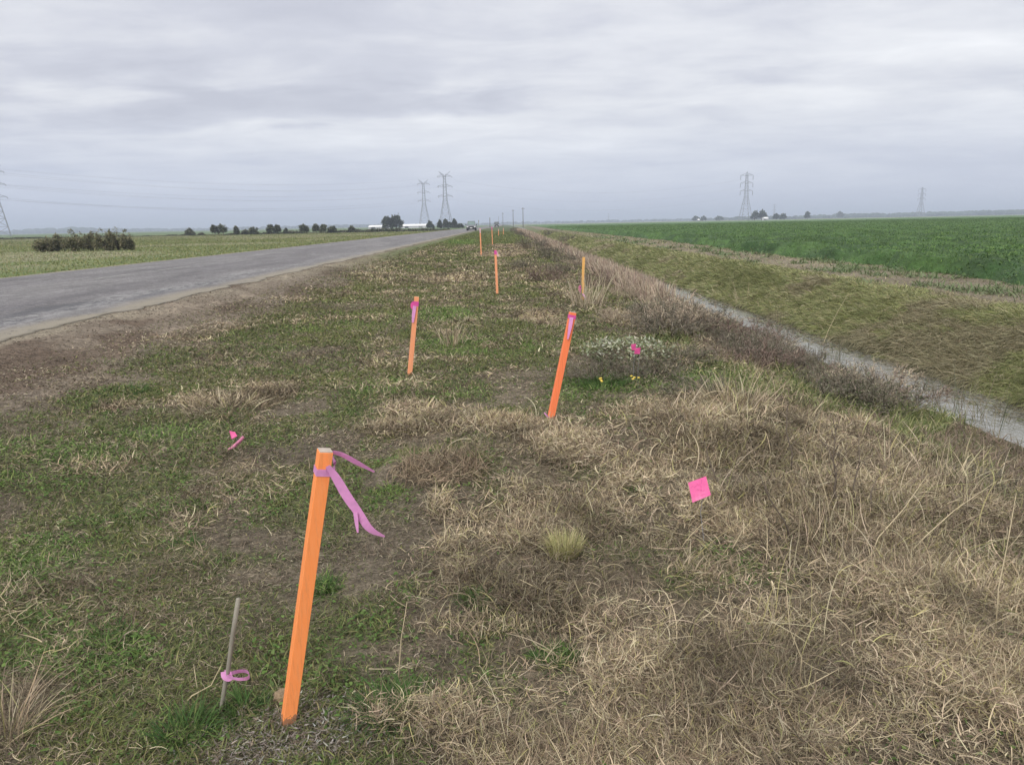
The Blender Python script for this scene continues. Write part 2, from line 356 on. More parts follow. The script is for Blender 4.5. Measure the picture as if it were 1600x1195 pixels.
class MB:
    def __init__(s): s.v = []; s.f = []
    def add(s, vs, fs):
        o = len(s.v); s.v += [tuple(float(a) for a in v) for v in vs]; s.f += [tuple(i+o for i in f) for f in fs]
    def box(s, c, d, M=None, top=(1, 1)):
        x, y, z = (a/2 for a in d); vs = []
        for k, (zz, tx, ty) in enumerate(((-z, 1, 1), (z, top[0], top[1]))):
            for (a, b) in ((-1, -1), (1, -1), (1, 1), (-1, 1)): vs.append((a*x*tx, b*y*ty, zz))
        if M is not None: vs = [tuple(M @ Vector(v)) for v in vs]
        vs = [(v[0]+c[0], v[1]+c[1], v[2]+c[2]) for v in vs]
        s.add(vs, [(0, 3, 2, 1), (4, 5, 6, 7), (0, 1, 5, 4), (1, 2, 6, 5), (2, 3, 7, 6), (3, 0, 4, 7)])
    def tube(s, pts, rad, n=6, cap=True):
        pts = [Vector([float(a) for a in p]) for p in pts]
        if not hasattr(rad, '__len__'): rad = [rad]*len(pts)
        vs = []; 
        for i, p in enumerate(pts):
            d = (pts[min(i+1, len(pts)-1)]-pts[max(i-1, 0)]).normalized()
            u = d.cross(Vector((0, 0, 1)));  u = u.normalized() if u.length > .05 else d.cross(Vector((0, 1, 0))).normalized()
            w = d.cross(u)
            for k in range(n):
                a = 2*math.pi*k/n+.4; vs.append(p+(u*math.cos(a)+w*math.sin(a))*rad[i])
        fs = []
        for i in range(len(pts)-1):
            for k in range(n): fs.append((i*n+k, i*n+(k+1) % n, (i+1)*n+(k+1) % n, (i+1)*n+k))
        if cap: fs.append(tuple(range(n))[::-1]); fs.append(tuple((len(pts)-1)*n+k for k in range(n)))
        s.add(vs, fs)
    def build(s, name, mat, parent=None, smooth=False, bevel=0, solid=0):
        me = bpy.data.meshes.new(name); me.from_pydata(s.v, [], s.f); me.update()
        if smooth: me.polygons.foreach_set('use_smooth', [True]*len(me.polygons))
        o = link(name, me, mat, parent)
        if solid:
            q = o.modifiers.new('s', 'SOLIDIFY'); q.thickness = solid; q.offset = 0
        if bevel:
            q = o.modifiers.new('b', 'BEVEL'); q.width = bevel; q.segments = 2; q.limit_method = 'ANGLE'
        return o

def blades(P, ln, w, head, el0, curl, twist, cols, seg=4, tipw=.15, rs=RS):
    """ribbons: P base (n,3), elevation el0 (rad) changing by curl over the length, heading changing by twist"""
    n = len(P); T = np.linspace(0, 1, seg+1)
    ln = np.broadcast_to(ln, n); w = np.broadcast_to(w, n)
    pos = np.zeros((n, seg+1, 3)); pos[:, 0] = P
    for k in range(seg):
        tm = (T[k]+T[k+1])/2; e = el0+curl*tm; h = head+twist*tm
        d = np.stack([np.cos(e)*np.cos(h), np.cos(e)*np.sin(h), np.sin(e)], 1)
        pos[:, k+1] = pos[:, k]+d*(ln/seg)[:, None]
    sa = head+math.pi/2+rs.uniform(-.9, .9, n)
    side = np.stack([np.cos(sa), np.sin(sa), rs.uniform(-.7, .7, n)], 1); side /= np.linalg.norm(side, axis=1)[:, None]
    prof = np.clip(1.15-(T-.35)**2*1.3, 0, 1)*(1-T**3*(1-tipw)); prof = prof/prof.max()
    off = side[:, None, :]*(w[:, None]*prof[None, :]/2)[:, :, None]
    V = np.stack([pos-off, pos+off], 2).reshape(-1, 3)
    base = (np.arange(n)*(seg+1)*2)[:, None]+(np.arange(seg)*2)[None, :]
    Fq = np.stack([base, base+1, base+3, base+2], 2).reshape(-1, 4)
    C = np.repeat(cols, (seg+1)*2, axis=0)
    return V, Fq, C
class Bag:
    def __init__(s): s.V = []; s.F = []; s.C = []; s.n = 0
    def add(s, V, F, C): s.V.append(V); s.F.append(F+s.n); s.C.append(C); s.n += len(V)
    def build(s, name, mat, parent=None):
        me = npmesh(name, np.concatenate(s.V), np.concatenate(s.F), np.concatenate(s.C)); return link(name, me, mat, parent)
def pick(n, cols, wts, var=.18, rs=RS):
    cols = np.array(cols); k = rs.choice(len(cols), n, p=np.array(wts)/np.sum(wts))
    c = cols[k]*(1+rs.uniform(-var, var, n))[:, None]; c = c*(1+rs.uniform(-.06, .06, (n, 3))); return np.clip(c, 0.005, .9)
STRAW = [(.50, .425, .305), (.34, .28, .195), (.21, .165, .118), (.11, .087, .066), (.36, .33, .16)]
LITTER = [(.29, .24, .175), (.19, .155, .115), (.10, .078, .058), (.43, .375, .28)]
GREEN = [(.135, .17, .06), (.08, .108, .038), (.20, .22, .085), (.255, .24, .115)]
OLIVE = [(.28, .30, .14), (.18, .20, .095), (.41, .37, .225), (.31, .33, .14), (.50, .44, .31)]

def scatter(n, y0, y1, xlo, xhi, wfn, p=1.0, rs=RS):
    """points over the ground, thinning with distance as y^-p (on top of the widening view)"""
    out = []; got = 0
    while got < n:
        m_ = int((n-got)*3)+2000; u = rs.uniform(0, 1, m_)
        if abs(p-1) < 1e-6: y = y0*(y1/y0)**u
        else: q = 1-p; y = (y0**q+u*(y1**q-y0**q))**(1/q)
        lo = np.maximum(xlo, -.72*y-1.6); hi = np.minimum(xhi, .72*y+2.0)
        x = rs.uniform(0, 1, m_)
        wd = np.clip(hi-lo, 0, None); x = lo+x*wd
        keep = rs.uniform(0, 1, m_) < np.clip(wd/ max(.3, np.max(wd)), .02, 1)*wfn(x, y)
        x = x[keep]; y = y[keep]; out.append(np.stack([x, y], 1)); got += len(x)
        if m_ > 5e7: break
    q = np.concatenate(out)[:n]; return q[:, 0], q[:, 1]

# ------------------------------------------------------------------ ground sheet
def axis(segs):
    o = [segs[0][0]]
    for a, b_, st, g in segs:
        x = a; s_ = st
        while x < b_: x += s_; s_ *= g; o.append(min(x, b_))
    return np.unique(np.round(np.array(o), 4))
def mirror_axis(a): return a
gx = np.concatenate([-axis([(16, 6500, .6, 1.09)])[::-1], axis([(-16, -6, .2, 1)]), axis([(-6, 9, .055, 1)]), axis([(9, 16, .2, 1)]), axis([(16, 6500, .6, 1.09)])])
gy = np.concatenate([-axis([(4, 6500, 1, 1.25)])[::-1], axis([(-4, 1.4, .3, 1)]), axis([(1.4, 12, .055, 1)]), axis([(12, 6500, .08, 1.025)])])
gx = np.unique(gx); gy = np.unique(gy)
def grid_mesh(name, xs, ys, zf, cfn, mat, smooth=True):
    X, Y = np.meshgrid(xs, ys); x = X.ravel(); y = Y.ravel(); V = np.stack([x, y, zf(x, y)], 1)
    nx = len(xs); ny = len(ys); i = (np.arange(ny-1)[:, None]*nx+np.arange(nx-1)[None, :]).ravel()
    Fq = np.stack([i, i+1, i+nx+1, i+nx], 1)
    return link(name, npmesh(name, V, Fq, cfn(x, y), smooth), mat)
def lerp(a, b_, t_): return a*(1-t_)[:, None]+np.array(b_)[None, :]*t_[:, None]
def gcol(x, y):
    xs = x-rshift(y); n = len(x)
    d = dryness(x, y); g = greenness(x, y); ba = bareness(x, y)
    far = S(y, 8, 30)
    c = np.tile(np.array([[.098, .082, .064]]), (n, 1))
    c = lerp(c, (.145, .122, .095), S(fbm(x*2.2, y*2.2, 71, 4), .35, .65))
    c = lerp(c, (.19, .155, .11), d*(.35+.4*far)); c = lerp(c, (.075, .095, .04), g*(.6+.3*far))
    dirt = S(xs, -3.4, -4.5)*ba
    c = lerp(c, (.172, .143, .117), dirt)
    c = lerp(c, (.24, .20, .162), dirt*S(fbm(x*1.1, y*.6, 72, 4), .50, .66)*.85)
    c = lerp(c, (.105, .078, .062), dirt*S(fbm(x*1.5+9, y*.7, 73, 4), .52, .64)*.85)
    c = lerp(c, (.25, .22, .175), S(xs, -5.15, -5.7)*S(xs, -6.5, -6)*S(fbm(x*2, y*1.2, 74, 3), .3, .55)*.8*S(y, 60, 20))
    # verge at distance
    fv = S(y, 18, 45)*S(xs, -6, -5.4)*S(xs, 3, 2)
    c = lerp(c, (.105, .14, .055), fv*.75); c = lerp(c, (.075, .098, .042), fv*S(y, 70, 150)*.9); c = lerp(c, (.26, .21, .145), fv*patches(x, y, DRYP, 6)*.9)  # second tone darkens far ground, painting in the self-shadow of grass blades
    # banks
    bk = S(xs, 2, 3.2)*S(xs, 9, 8); c = lerp(c, (.13, .145, .07), bk*.85); c = lerp(c, (.13, .13, .075), bk*S(y, 60, 140)*S(xs, 6, 4)*.9)
    c = lerp(c, (.075, .065, .045), S(xs, 4.3, 4.7)*S(xs, 6.6, 6.35)*.8)
    tr = S(xs, 8.6, 9.1)*S(xs, 12.6, 12); c = lerp(c, (.20, .17, .135), tr*(1.0-.4*S(fbm(x*1.1, y*.5, 75, 3), .45, .6)))
    # left field
    lf = S(xs, -14.0, -14.6); f1_ = fbm(x*.09, y*.12, 76, 4); f2_ = fbm(x*.5, y*.5, 77, 4)
    lc = np.tile(np.array([[.155, .185, .095]]), (n, 1)); lc = lerp(lc, (.29, .27, .19), S(f1_, .44, .62)*.75*S(xs, -17, -25)); lc = lerp(lc, (.10, .15, .06), S(f2_, .48, .62)*.6)
    lc = lerp(lc, (.115, .155, .06), S(xs, -24, -16)*.5)
    lc = lerp(lc, (.09, .14, .06), S(y, 215, 260)*.8)
    c = c*(1-lf)[:, None]+lc*lf[:, None]
    c = lerp(c, (.33, .29, .22), S(xs, -13.7, -14.05)*S(xs, -14.75, -14.35)*.85)
    far2 = S(y, 400, 650)*S(xs, 5, 9); c = lerp(c, (.17, .20, .11), far2)
    return c
ground = grid_mesh('ground', gx, gy, gz, gcol, M_GROUND)
tag(ground, 'flat verge, ditch banks and fields of soil and grass', kind='structure')

# ------------------------------------------------------------------ road
ry = np.unique(np.concatenate([-axis([(2, 300, 2, 1.3)])[::-1], axis([(-2, 60, .12, 1)]), axis([(60, 1500, .3, 1.03)])]))
re_ = -5.92+((fbm(ry*.8, ry*0+3, 81, 5)-.5)*.5+(fbm(ry*3.5, ry*0+3, 88, 3)-.5)*.16)*S(ry, 200, 60); rl_ = -13.95+(fbm(ry*.6, ry*0+9, 82, 4)-.5)*.22
us = np.concatenate([[0, 0], np.linspace(0, 1, 90), [1, 1]])
RV = []; RC = []
for j, yy in enumerate(ry):
    sh = float(rshift(yy)); xs = rl_[j]+(re_[j]-rl_[j])*us
    z = .352+.035*(1-((xs+9.95)/4.0)**2); z[0] = .25; z[-1] = .25; z[1] = z[2]-.008; z[-2] = z[-3]-.008
    xs2 = xs.copy(); xs2[0] -= .03; xs2[-1] += .03
    RV.append(np.stack([xs2+sh, np.full(len(us), yy), z], 1))
RV = np.concatenate(RV); x, y = RV[:, 0], RV[:, 1]; xs = x-rshift(y)
edge = S(xs, -6.75, -6.0); dust = np.clip(edge*S(fbm(x*1.5, y*.5, 83, 4)+edge*.35, .38, .75), 0, .9)
dust = np.maximum(dust, S(xs, -13.6, -13.85)*.85)
drk = S(fbm(x*1.2, y*.28, 84, 4), .53, .62)*S(xs, -8.2, -7.6)*S(xs, -6.4, -6.9)*S(y, 25, 15)*.75
for (cx, cy, rx, ryy, w) in ((at(255, 453, .37)[0], at(255, 453, .37)[1], .22, .7, 1), (at(100, 480, .37)[0], at(100, 480, .37)[1], .4, 1.6, .7), (at(215, 458, .37)[0], at(215, 458, .37)[1], .15, .6, .6), (at(20, 500, .37)[0], at(20, 500, .37)[1], .25, .8, .6)):
    drk = np.maximum(drk, w*S(np.sqrt(((x-cx)/rx)**2+((y-cy)/ryy)**2)+(fbm(x*5, y*2, 85, 3)-.5)*1.6, 1.1, .6))
RV[:, 2] -= .018*drk
wh = S(np.abs(xs+6.95+(fbm(y*.4, y*0, 86, 3)-.5)*.7), .5, .1)*S(y, 45, 20)*.6
RC = np.stack([dust, drk*(1-dust), wh], 1)
nx = len(us); ny = len(ry); i = (np.arange(ny-1)[:, None]*nx+np.arange(nx-1)[None, :]).ravel()
road = link('road', npmesh('road', RV, np.stack([i, i+1, i+nx+1, i+nx], 1), RC, True), M_ROAD)
tag(road, 'old cracked grey asphalt road', kind='structure')
pm = MB()
for (a0, a1, wd) in ((20.1, 22.0, .09), (23.8, 26.2, .09)):
    zc = lambda xx: .352+.035*(1-((xx+9.95)/4.0)**2)+.006
    xa = -10.36-wd/2; xb = -10.36+wd/2
    pm.add([(xa, a0, zc(xa)), (xb, a0, zc(xb)), (xb, a1, zc(xb)), (xa, a1, zc(xa))], [(0, 1, 2, 3)])
tag(pm.build('road_marking', M_PAINT), 'faded white centre dashes on the road', kind='structure')

# ------------------------------------------------------------------ water
wx = axis([(4.2, 7.0, .1, 1)]); wy = axis([(-2, 60, .4, 1), (60, 1200, 1, 1.05)])
X, Y = np.meshgrid(wx, wy); x = X.ravel()+rshift(Y.ravel()); V = np.stack([x, Y.ravel(), np.full(x.shape, -.80)], 1)
i = (np.arange(len(wy)-1)[:, None]*len(wx)+np.arange(len(wx)-1)[None, :]).ravel()
water = link('water', npmesh('water', V, np.stack([i, i+1, i+len(wx)+1, i+len(wx)], 1), None, True), M_WATER)
tag(water, 'still water in the irrigation ditch', kind='structure')

# ------------------------------------------------------------------ vegetation as ground cover
def lodw(y, real, k=.0011): return np.maximum(real, np.asarray(y)*k)
verge = lambda x, y: (S(x-rshift(y), -5.3, -4.9)*S(x, 3.4, 2.8))
R2 = np.random.RandomState(5)
def U(a, b_, n): return R2.uniform(a, b_, n)
def put(x, y, z0=0): return np.stack([x, y, gz(x, y)+z0], 1)
TAU = 2*math.pi

# a) litter: short dead pieces lying flat everywhere on the verge
B = Bag()
x, y = scatter(330000, 1.7, 60, -5.6, 4.2, lambda x, y: verge(x, y)*(1-.35*bareness(x, y)*S(x, -3.6, -3))*(1-.6*S(x-rshift(y), -4, -4.6))*(.3+.7*S(fbm(x*3, y*3, 92, 3), .35, .55)), 1.25, R2)
n = len(x); sc_ = 1+np.clip(y-6, 0, 40)*.02
V = blades(put(x, y, U(.0, .012, n)), U(.015, .055, n)*sc_, lodw(y, .0022, .0009)*U(.6, 1.3, n), U(0, TAU, n), U(-.1, .5, n), U(-1.2, .6, n), U(-2.4, 2.4, n), pick(n, LITTER, (3, 4, 3.4, 1.3), .25, R2)*(.75+.5*S(fbm(x*1.3, y*1.3, 90, 3), .35, .65))[:, None], 3, .4, R2); B.add(*V)
tag(B.build('litter', M_DRY), 'short dead grass litter lying on the verge', kind='stuff')

# clods and gravel on the dirt shoulder
def pebbles(name, n, x, y, s_, cols, label, rs=R2):
    o8 = np.array([(1, 0, 0), (0, 1, 0), (-1, 0, 0), (0, -1, 0), (0, 0, 1), (0, 0, -1)], float); f8 = np.array([(0, 1, 4), (1, 2, 4), (2, 3, 4), (3, 0, 4), (1, 0, 5), (2, 1, 5), (3, 2, 5), (0, 3, 5)])
    a = rs.uniform(0, TAU, n); sc3 = s_[:, None]*rs.uniform(.6, 1.3, (n, 3))*np.array([1, 1, .6]); V = o8[None]*sc3[:, None, :]; V = V+rs.normal(0, .15, V.shape)*s_[:, None, None]
    ca, sa = np.cos(a)[:, None], np.sin(a)[:, None]; X_ = V[:, :, 0]*ca-V[:, :, 1]*sa; Y_ = V[:, :, 0]*sa+V[:, :, 1]*ca
    V = np.stack([X_+x[:, None], Y_+y[:, None], V[:, :, 2]+(gz(x, y)+s_*.2)[:, None]], 2).reshape(-1, 3)
    F_ = (f8[None]+(np.arange(n)*6)[:, None, None]).reshape(-1, 3)
    return tag(link(name, npmesh(name, V, F_, np.repeat(cols, 6, axis=0)), M_DRY), label, kind='stuff')
x, y = scatter(11000, 4, 45, -6.15, -3.4, lambda x, y: S(x-rshift(y)+(fbm(x*.9, y*.5, 62, 3)-.5)*1.6, -3.6, -4.4)*(.25+.75*S(fbm(x*2, y*1.2, 63, 3), .48, .6)), 1.2, R2); n = len(x)
pebbles('gravel', n, x, y, U(.003, .011, n)*(1+y*.03), pick(n, [(.20, .165, .13), (.145, .115, .092), (.28, .24, .195), (.10, .08, .064)], (3, 3, 1.5, 2), .2, R2), 'dry clods and grit on the dirt shoulder')

# b) short green cover
B = Bag()
x, y = scatter(560000, 1.7, 170, -5.4, 4.0, lambda x, y: verge(x, y)*np.clip(greenness(x, y)*1.0+.27*(1-dryness(x, y))+.12*S(fbm(x*2.5, y*2.5, 87, 3), .5, .6)+.55*S(y, 7, 15)*(1-.8*patches(x, y, DRYP, 6)), 0, 1)*(1-.7*bareness(x, y)), 1.2, R2)
n = len(x); sc_ = 1+np.clip(y-5, 0, 60)*.03; g = greenness(x, y)
hgt = (.018+.035*g*U(.5, 1.2, n))*sc_
cc = pick(n, GREEN, (3, 3, 2, 1.2), .25, R2); yel = S(fbm(x*1.1, y*1.1, 91, 3), .5, .65)*.5
cc = cc*(1+np.array([[.0, .28, .0]])*S(patches(x, y, GRNP, 7), .3, .8)[:, None]); cc = lerp(cc, (.17, .165, .055), yel*.5)
V = blades(put(x, y, -.002), hgt*U(.7, 1.6, n), lodw(y, .0038, .0011)*U(.6, 1.3, n), U(0, TAU, n), U(.0, 1.2, n), U(-1.8, -.1, n), U(-.8, .8, n), cc, 3, .25, R2); B.add(*V)
tag(B.build('short_grass', M_LEAF), 'low green grass and weeds over the verge', kind='stuff')

# little broad-leaved weeds
B = Bag()
x, y = scatter(34000, 1.7, 12, -5.0, 3.2, lambda x, y: verge(x, y)*np.clip(greenness(x, y)*1.1+.04, 0, 1)*(.1+.9*S(fbm(x*2.6+4, y*2.6, 88, 3), .46, .58))*(1-.8*bareness(x, y)), 1.2, R2); n = len(x)
V = blades(put(x, y, U(.0, .022, n)), U(.01, .026, n), U(.006, .013, n)*(1+y*.04), U(0, TAU, n), U(-.2, .7, n), U(-1.4, .2, n), U(-.5, .5, n), pick(n, [(.10, .17, .045), (.065, .12, .032), (.14, .21, .065)], (3, 2, 2), .22, R2), 2, .45, R2); B.add(*V)
tag(B.build('weeds', M_LEAF), 'small broad-leaved green weeds among the verge grass', kind='stuff')

# c) tangled dry mat
B = Bag()
dm = lambda x, y: verge(x, y)*dryness(x, y)**1.5*(1-.72*bareness(x, y))*(.12+.88*S(fbm(x*2.6, y*2.6, 93, 4), .38, .56))
x, y = scatter(370000, 1.7, 60, -4.6, 4.3, dm, 1.15, R2)
n = len(x); sc_ = 1+np.clip(y-6, 0, 40)*.008
tone = fbm(x*2.1, y*2.1, 94, 3)
cc = pick(n, STRAW, (2.0, 3, 3, 1.6, .7), .2, R2)*(.58+.72*S(tone, .32, .66))[:, None]
lift = U(0, 1, n)**1.6*(.02+.07*S(fbm(x*2.3, y*2.3, 95, 3), .4, .65))
V = blades(put(x, y, lift), U(.03, .105, n)*sc_, lodw(y, .0024, .0009)*np.clip(R2.lognormal(-.12, .34, n), .45, 1.7), U(0, TAU, n), U(-.3, .8, n), U(-1.7, .9, n), U(-2.4, 2.4, n), cc, 5, .5, R2); B.add(*V)
# longer arching runners on top
x, y = scatter(1100, 1.7, 14, -.9, 4.0, lambda x, y: verge(x, y)*(dryness(x, y)**2)*(1-.3*bareness(x, y)), 1.1, R2); n = len(x)
V = blades(put(x, y, U(0, .04, n)), U(.12, .32, n), lodw(y, .0024)*U(.7, 1.3, n), U(0, TAU, n), U(.0, 1.0, n), U(-2.4, -.3, n), U(-2.6, 2.6, n), pick(n, STRAW, (4, 3, 1, .5, 1), .15, R2), 8, .5, R2); B.add(*V)
tag(B.build('dry_grass_mat', M_DRY), 'tangled tan dead grass matted over the ground', kind='stuff')

# d) standing dry grass, thick on the right
TALL = [EL(1130, 655, .7, .45, 1), EL(1200, 720, .8, .4, .8), EL(1330, 800, .8, .6, .75), EL(1500, 900, .5, .5, .8), EL(1500, 760, .7, .5, .9), EL(1560, 700, .8, .8, .9), EL(690, 670, .8, .3, .55), EL(1040, 850, .2, .2, .5),
        EL(1100, 905, .22, .18, .5), EL(690, 800, .1, .25, .7), EL(720, 900, .1, .22, .8), EL(10, 1120, .10, .18, 1), EL(640, 1120, .18, .07, .5), EL(1300, 1000, .7, .35, .35), EL(760, 980, .3, .12, .4), EL(1240, 1000, .3, .2, .4), EL(920, 470, .5, 1.0, .4), EL(980, 500, .4, 1, .5)]
B = Bag()
tl = lambda x, y: patches(x, y, TALL, 9)
x, y = scatter(60000, 1.7, 14, -1.3, 4.4, tl, 1.0, R2); n = len(x)
cc = pick(n, STRAW, (3.5, 3, 2, .8, 1.4), .2, R2)*(.6+.7*S(fbm(x*2, y*2, 96, 3), .34, .66))[:, None]
V = blades(put(x, y, 0), U(.04, .15, n)*(.6+.5*tl(x, y)), lodw(y, .0024, .00095)*np.clip(R2.lognormal(-.12, .34, n), .45, 1.7), U(0, TAU, n), U(.5, 1.4, n), U(-2.8, .1, n), U(-2.2, 2.2, n), cc, 5, .25, R2); B.add(*V)
x, y = scatter(450, 1.7, 9, .3, 4.4, tl, 1.0, R2); n = len(x)
V = blades(put(x, y, 0), U(.15, .4, n), lodw(y, .0022)*U(.7, 1.2, n), R2.normal(.5, .9, n), U(.6, 1.45, n), U(-1.6, -.1, n), U(-.8, .8, n), pick(n, STRAW, (4, 3, 1, .4, 2), .15, R2), 7, .25, R2); B.add(*V)
tag(B.build('tall_dry_grass', M_DRY), 'standing tan grass thick toward the ditch', kind='stuff')

# e) ditch-side grass on the near bank and beyond, green and grey-brown
B = Bag()
x, y = scatter(80000, 1.2, 120, 1.8, 5.3, lambda x, y: S(x-rshift(y), 1.8, 2.6)*S(x-rshift(y), 4.9, 4.5), 1.15, R2); n = len(x)
k = (fbm(x*.9, y*.5, 97, 3) > .5)[:, None]
cc = np.where(k, pick(n, GREEN+OLIVE, (3, 3, 2, 1, 2, 2, 1, 1, 1), .2, R2), pick(n, [(.23, .18, .14), (.17, .13, .105), (.30, .245, .18), (.14, .13, .07)], (3, 3, 2, 2), .2, R2))
V = blades(put(x, y, 0), U(.06, .17, n)*(1+np.clip(y-10, 0, 60)*.006), lodw(y, .004, .0011), U(0, TAU, n), U(.6, 1.45, n), U(-1.9, -.2, n), U(-1, 1, n), cc, 4, .2, R2); B.add(*V)
tag(B.build('bank_grass', M_LEAF), 'rough mixed grass on the near side of the ditch', kind='stuff')

# f) pale reeds along the ditch further off
B = Bag()
x, y = scatter(26000, 14, 150, 1.6, 5.6, lambda x, y: S(x-rshift(y)+(fbm(x*.2, y*.1, 98, 3)-.5)*1.4, 2.7, 3.2)*S(x-rshift(y), 4.1, 3.6)*S(y, 15, 24)*(.25+.75*S(fbm(x*.6, y*.2, 99, 3), .38, .55)), 1.1, R2); n = len(x)
cc = pick(n, [(.40, .32, .25), (.30, .235, .185), (.22, .17, .14), (.46, .39, .30)], (3, 3, 2, 1.5), .15, R2)
V = blades(put(x, y, 0), U(.25, .55, n)*(1+.006*y), lodw(y, .006, .0010), R2.normal(2.6, 1.1, n), U(1.05, 1.5, n), U(-.7, .0, n), U(-.6, .6, n), cc, 4, .3, R2); B.add(*V)
tag(B.build('reeds', M_DRY), 'pale dry reeds lining the ditch further off', kind='stuff')

# g) far bank grass combed down towards the water
B = Bag()
fb = lambda x, y: S(x-rshift(y), 6.3, 6.5)*(.05+.95*S(x-rshift(y), 9.2, 8.5))
x, y = scatter(230000, 8, 170, 6.2, 12.6, fb, 1.15, R2); n = len(x); xs = x-rshift(y)
tn = fbm(x*.8, y*.35, 101, 4)
cc = pick(n, OLIVE, (4, 3, 1.6, 2.5, .7), .2, R2); gr = pick(n, GREEN, (3, 2, 2, 2), .2, R2); br = pick(n, LITTER, (4, 2, 1, 3), .2, R2)
cc = np.where((tn > .50)[:, None], gr*.55+cc*.45, cc); cc = np.where(((tn < .31) | (xs > 8.9) & (R2.uniform(size=n) < .6))[:, None], br*.65+cc*.35, cc)
sl = S(xs, 8.6, 7.9)
V = blades(put(x, y, .03*sl), (U(.12, .30, n)*sl+U(.05, .14, n)*(1-sl))*(1+np.clip(y-15, 0, 90)*.006), lodw(y, .004, .0007)*U(.6, 1.3, n), np.where(sl > .5, R2.normal(math.pi+.05, .55, n), U(0, TAU, n)), np.where(sl > .5, R2.normal(.15, .45, n), U(.1, 1.0, n)), np.where(sl > .5, -U(.2, 1.5, n), -U(.2, 1.5, n)), U(-.5, .5, n), cc, 4, .25, R2); B.add(*V)
tag(B.build('far_bank_grass', M_LEAF), 'olive grass combed down the far ditch bank', kind='stuff')

# h) roadside field on the left
B = Bag()
x, y = scatter(170000, 20, 260, -170, -14.3, lambda x, y: S(x-rshift(y), -14.3, -14.6)*1.0, 1.0, R2); n = len(x)
f1_ = fbm(x*.09, y*.12, 76, 4)
cc = pick(n, GREEN, (3, 1.5, 3, 3), .2, R2)*1.1; pl = pick(n, [(.36, .33, .23), (.27, .26, .17), (.24, .27, .14)], (3, 3, 3), .15, R2)
cc = np.where((R2.uniform(size=n) < S(f1_, .42, .62)*.8*S(x-rshift(y), -17, -25))[:, None], pl, cc)
V = blades(put(x, y, 0), U(.04, .11, n)*(1+y*.005), lodw(y, .005, .0009), U(0, TAU, n), U(.6, 1.4, n), U(-1.4, -.1, n), U(-.6, .6, n), cc, 3, .25, R2); B.add(*V)
tag(B.build('field_grass', M_LEAF), 'green and straw grass in the field beyond the road', kind='stuff')

# scum and dead stems floating at the ditch margins
B = Bag()
x, y = scatter(9000, 8, 60, 4.8, 6.5, lambda x, y: np.maximum(S(x-rshift(y)+(fbm(x*2, y*.6, 151, 3)-.5)*.7, 5.85, 6.1), S(x-rshift(y)+(fbm(x*2, y*.6, 152, 3)-.5)*.5, 5.35, 5.15)*.6), 1.2, R2); n = len(x)
V = blades(np.stack([x, y, np.full(n, -.796)], 1), U(.03, .14, n), lodw(y, .006, .0009), U(0, TAU, n), U(0, .12, n), U(-.15, 0, n), U(-1.5, 1.5, n), pick(n, [(.14, .12, .08), (.22, .19, .13), (.09, .085, .05), (.16, .18, .08)], (3, 2, 3, 1.5), .2, R2), 3, .4, R2); B.add(*V)
tag(B.build('pond_scum', M_DRY), 'dead stems and scum floating along the ditch margins', kind='stuff')

# ------------------------------------------------------------------ crop
cx_ = axis([(0, 60, .28, 1.0), (60, 900, .4, 1.05)]); cy_ = np.unique(np.concatenate([-axis([(0, 60, 2, 1.1)])[::-1], axis([(0, 14, .8, 1)]), axis([(14, 90, .28, 1)]), axis([(90, 640, .4, 1.04)])]))
def edgex(y): return 11.75+rshift(y)+S(y, 30, 70)*1.3+(fbm(y*.35, y*0, 111, 4)-.5)*1.3
X, Y = np.meshgrid(cx_, cy_); y = Y.ravel(); x = X.ravel()+edgex(y)
def cropz(x, y):
    u = x-edgex(y)
    return .04+(.16+.30*S(fbm(x*.9, y*.9, 112, 3), .3, .62)+.24*(fbm(x*2.6, y*2.6, 113, 2)-.5)*S(y, 260, 80))*S(u, -.15, .3)*S(y, 645, 636)+.05*S(u, .5, 3)
V = np.stack([x, y, cropz(x, y)-.05-.1*S(x-edgex(y), .2, 0)], 1)
i = (np.arange(len(cy_)-1)[:, None]*len(cx_)+np.arange(len(cx_)-1)[None, :]).ravel()
n = len(x); cc = np.tile(np.array([[.035, .085, .022]]), (n, 1)); cc = lerp(cc, (.07, .145, .035), S(fbm(x*.7, y*.4, 114, 4), .42, .62)*.9)
cc = lerp(cc, (.07, .145, .035), S(y, 40, 160)*.75)
mt, t, b = newmat('crop_canopy'); a = N(t, 'ShaderNodeAttribute', attribute_name='col'); v = objco(t); q1 = noise(t, 2.2, 7, .72, v); q2 = noise(t, .12, 4, .6, v)
c = mixc(t, 1.0, a.outputs['Color'], ramp(t, q1, [(.32, (.55,)*3), (.68, (1.45,)*3)]), 'MULTIPLY'); c = mixc(t, 1.0, c, ramp(t, q2, [(.3, (.85,)*3), (.7, (1.15,)*3)]), 'MULTIPLY')
L(t, c, b.inputs['Base Color']); b.inputs['Roughness'].default_value = .85; bump(t, b, q1, 1.0, .25)
canopy = link('crop_canopy', npmesh('crop_canopy', V, np.stack([i, i+1, i+len(cx_)+1, i+len(cx_)], 1), cc, True), mt)
tag(canopy, 'dense green leafy crop filling the right field', kind='stuff')
B = Bag()
x, y = scatter(420000, 15, 260, 10.8, 190, lambda x, y: S(x-edgex(y), -.35, .15)*(.3+.7*S(fbm(x*.9, y*.9, 112, 3), .35, .55)), 1.35, R2); n = len(x)
z = cropz(x, y)+U(-.16, .02, n)
sc_ = (1+np.clip(y-20, 0, 230)*.008)
cc = pick(n, [(.095, .175, .045), (.042, .092, .027), (.15, .235, .07), (.10, .17, .062)], (3, 3, 2, 1.5), .25, R2)*(.8+.4*S(fbm(x*.7, y*.5, 115, 4), .35, .65))[:, None]
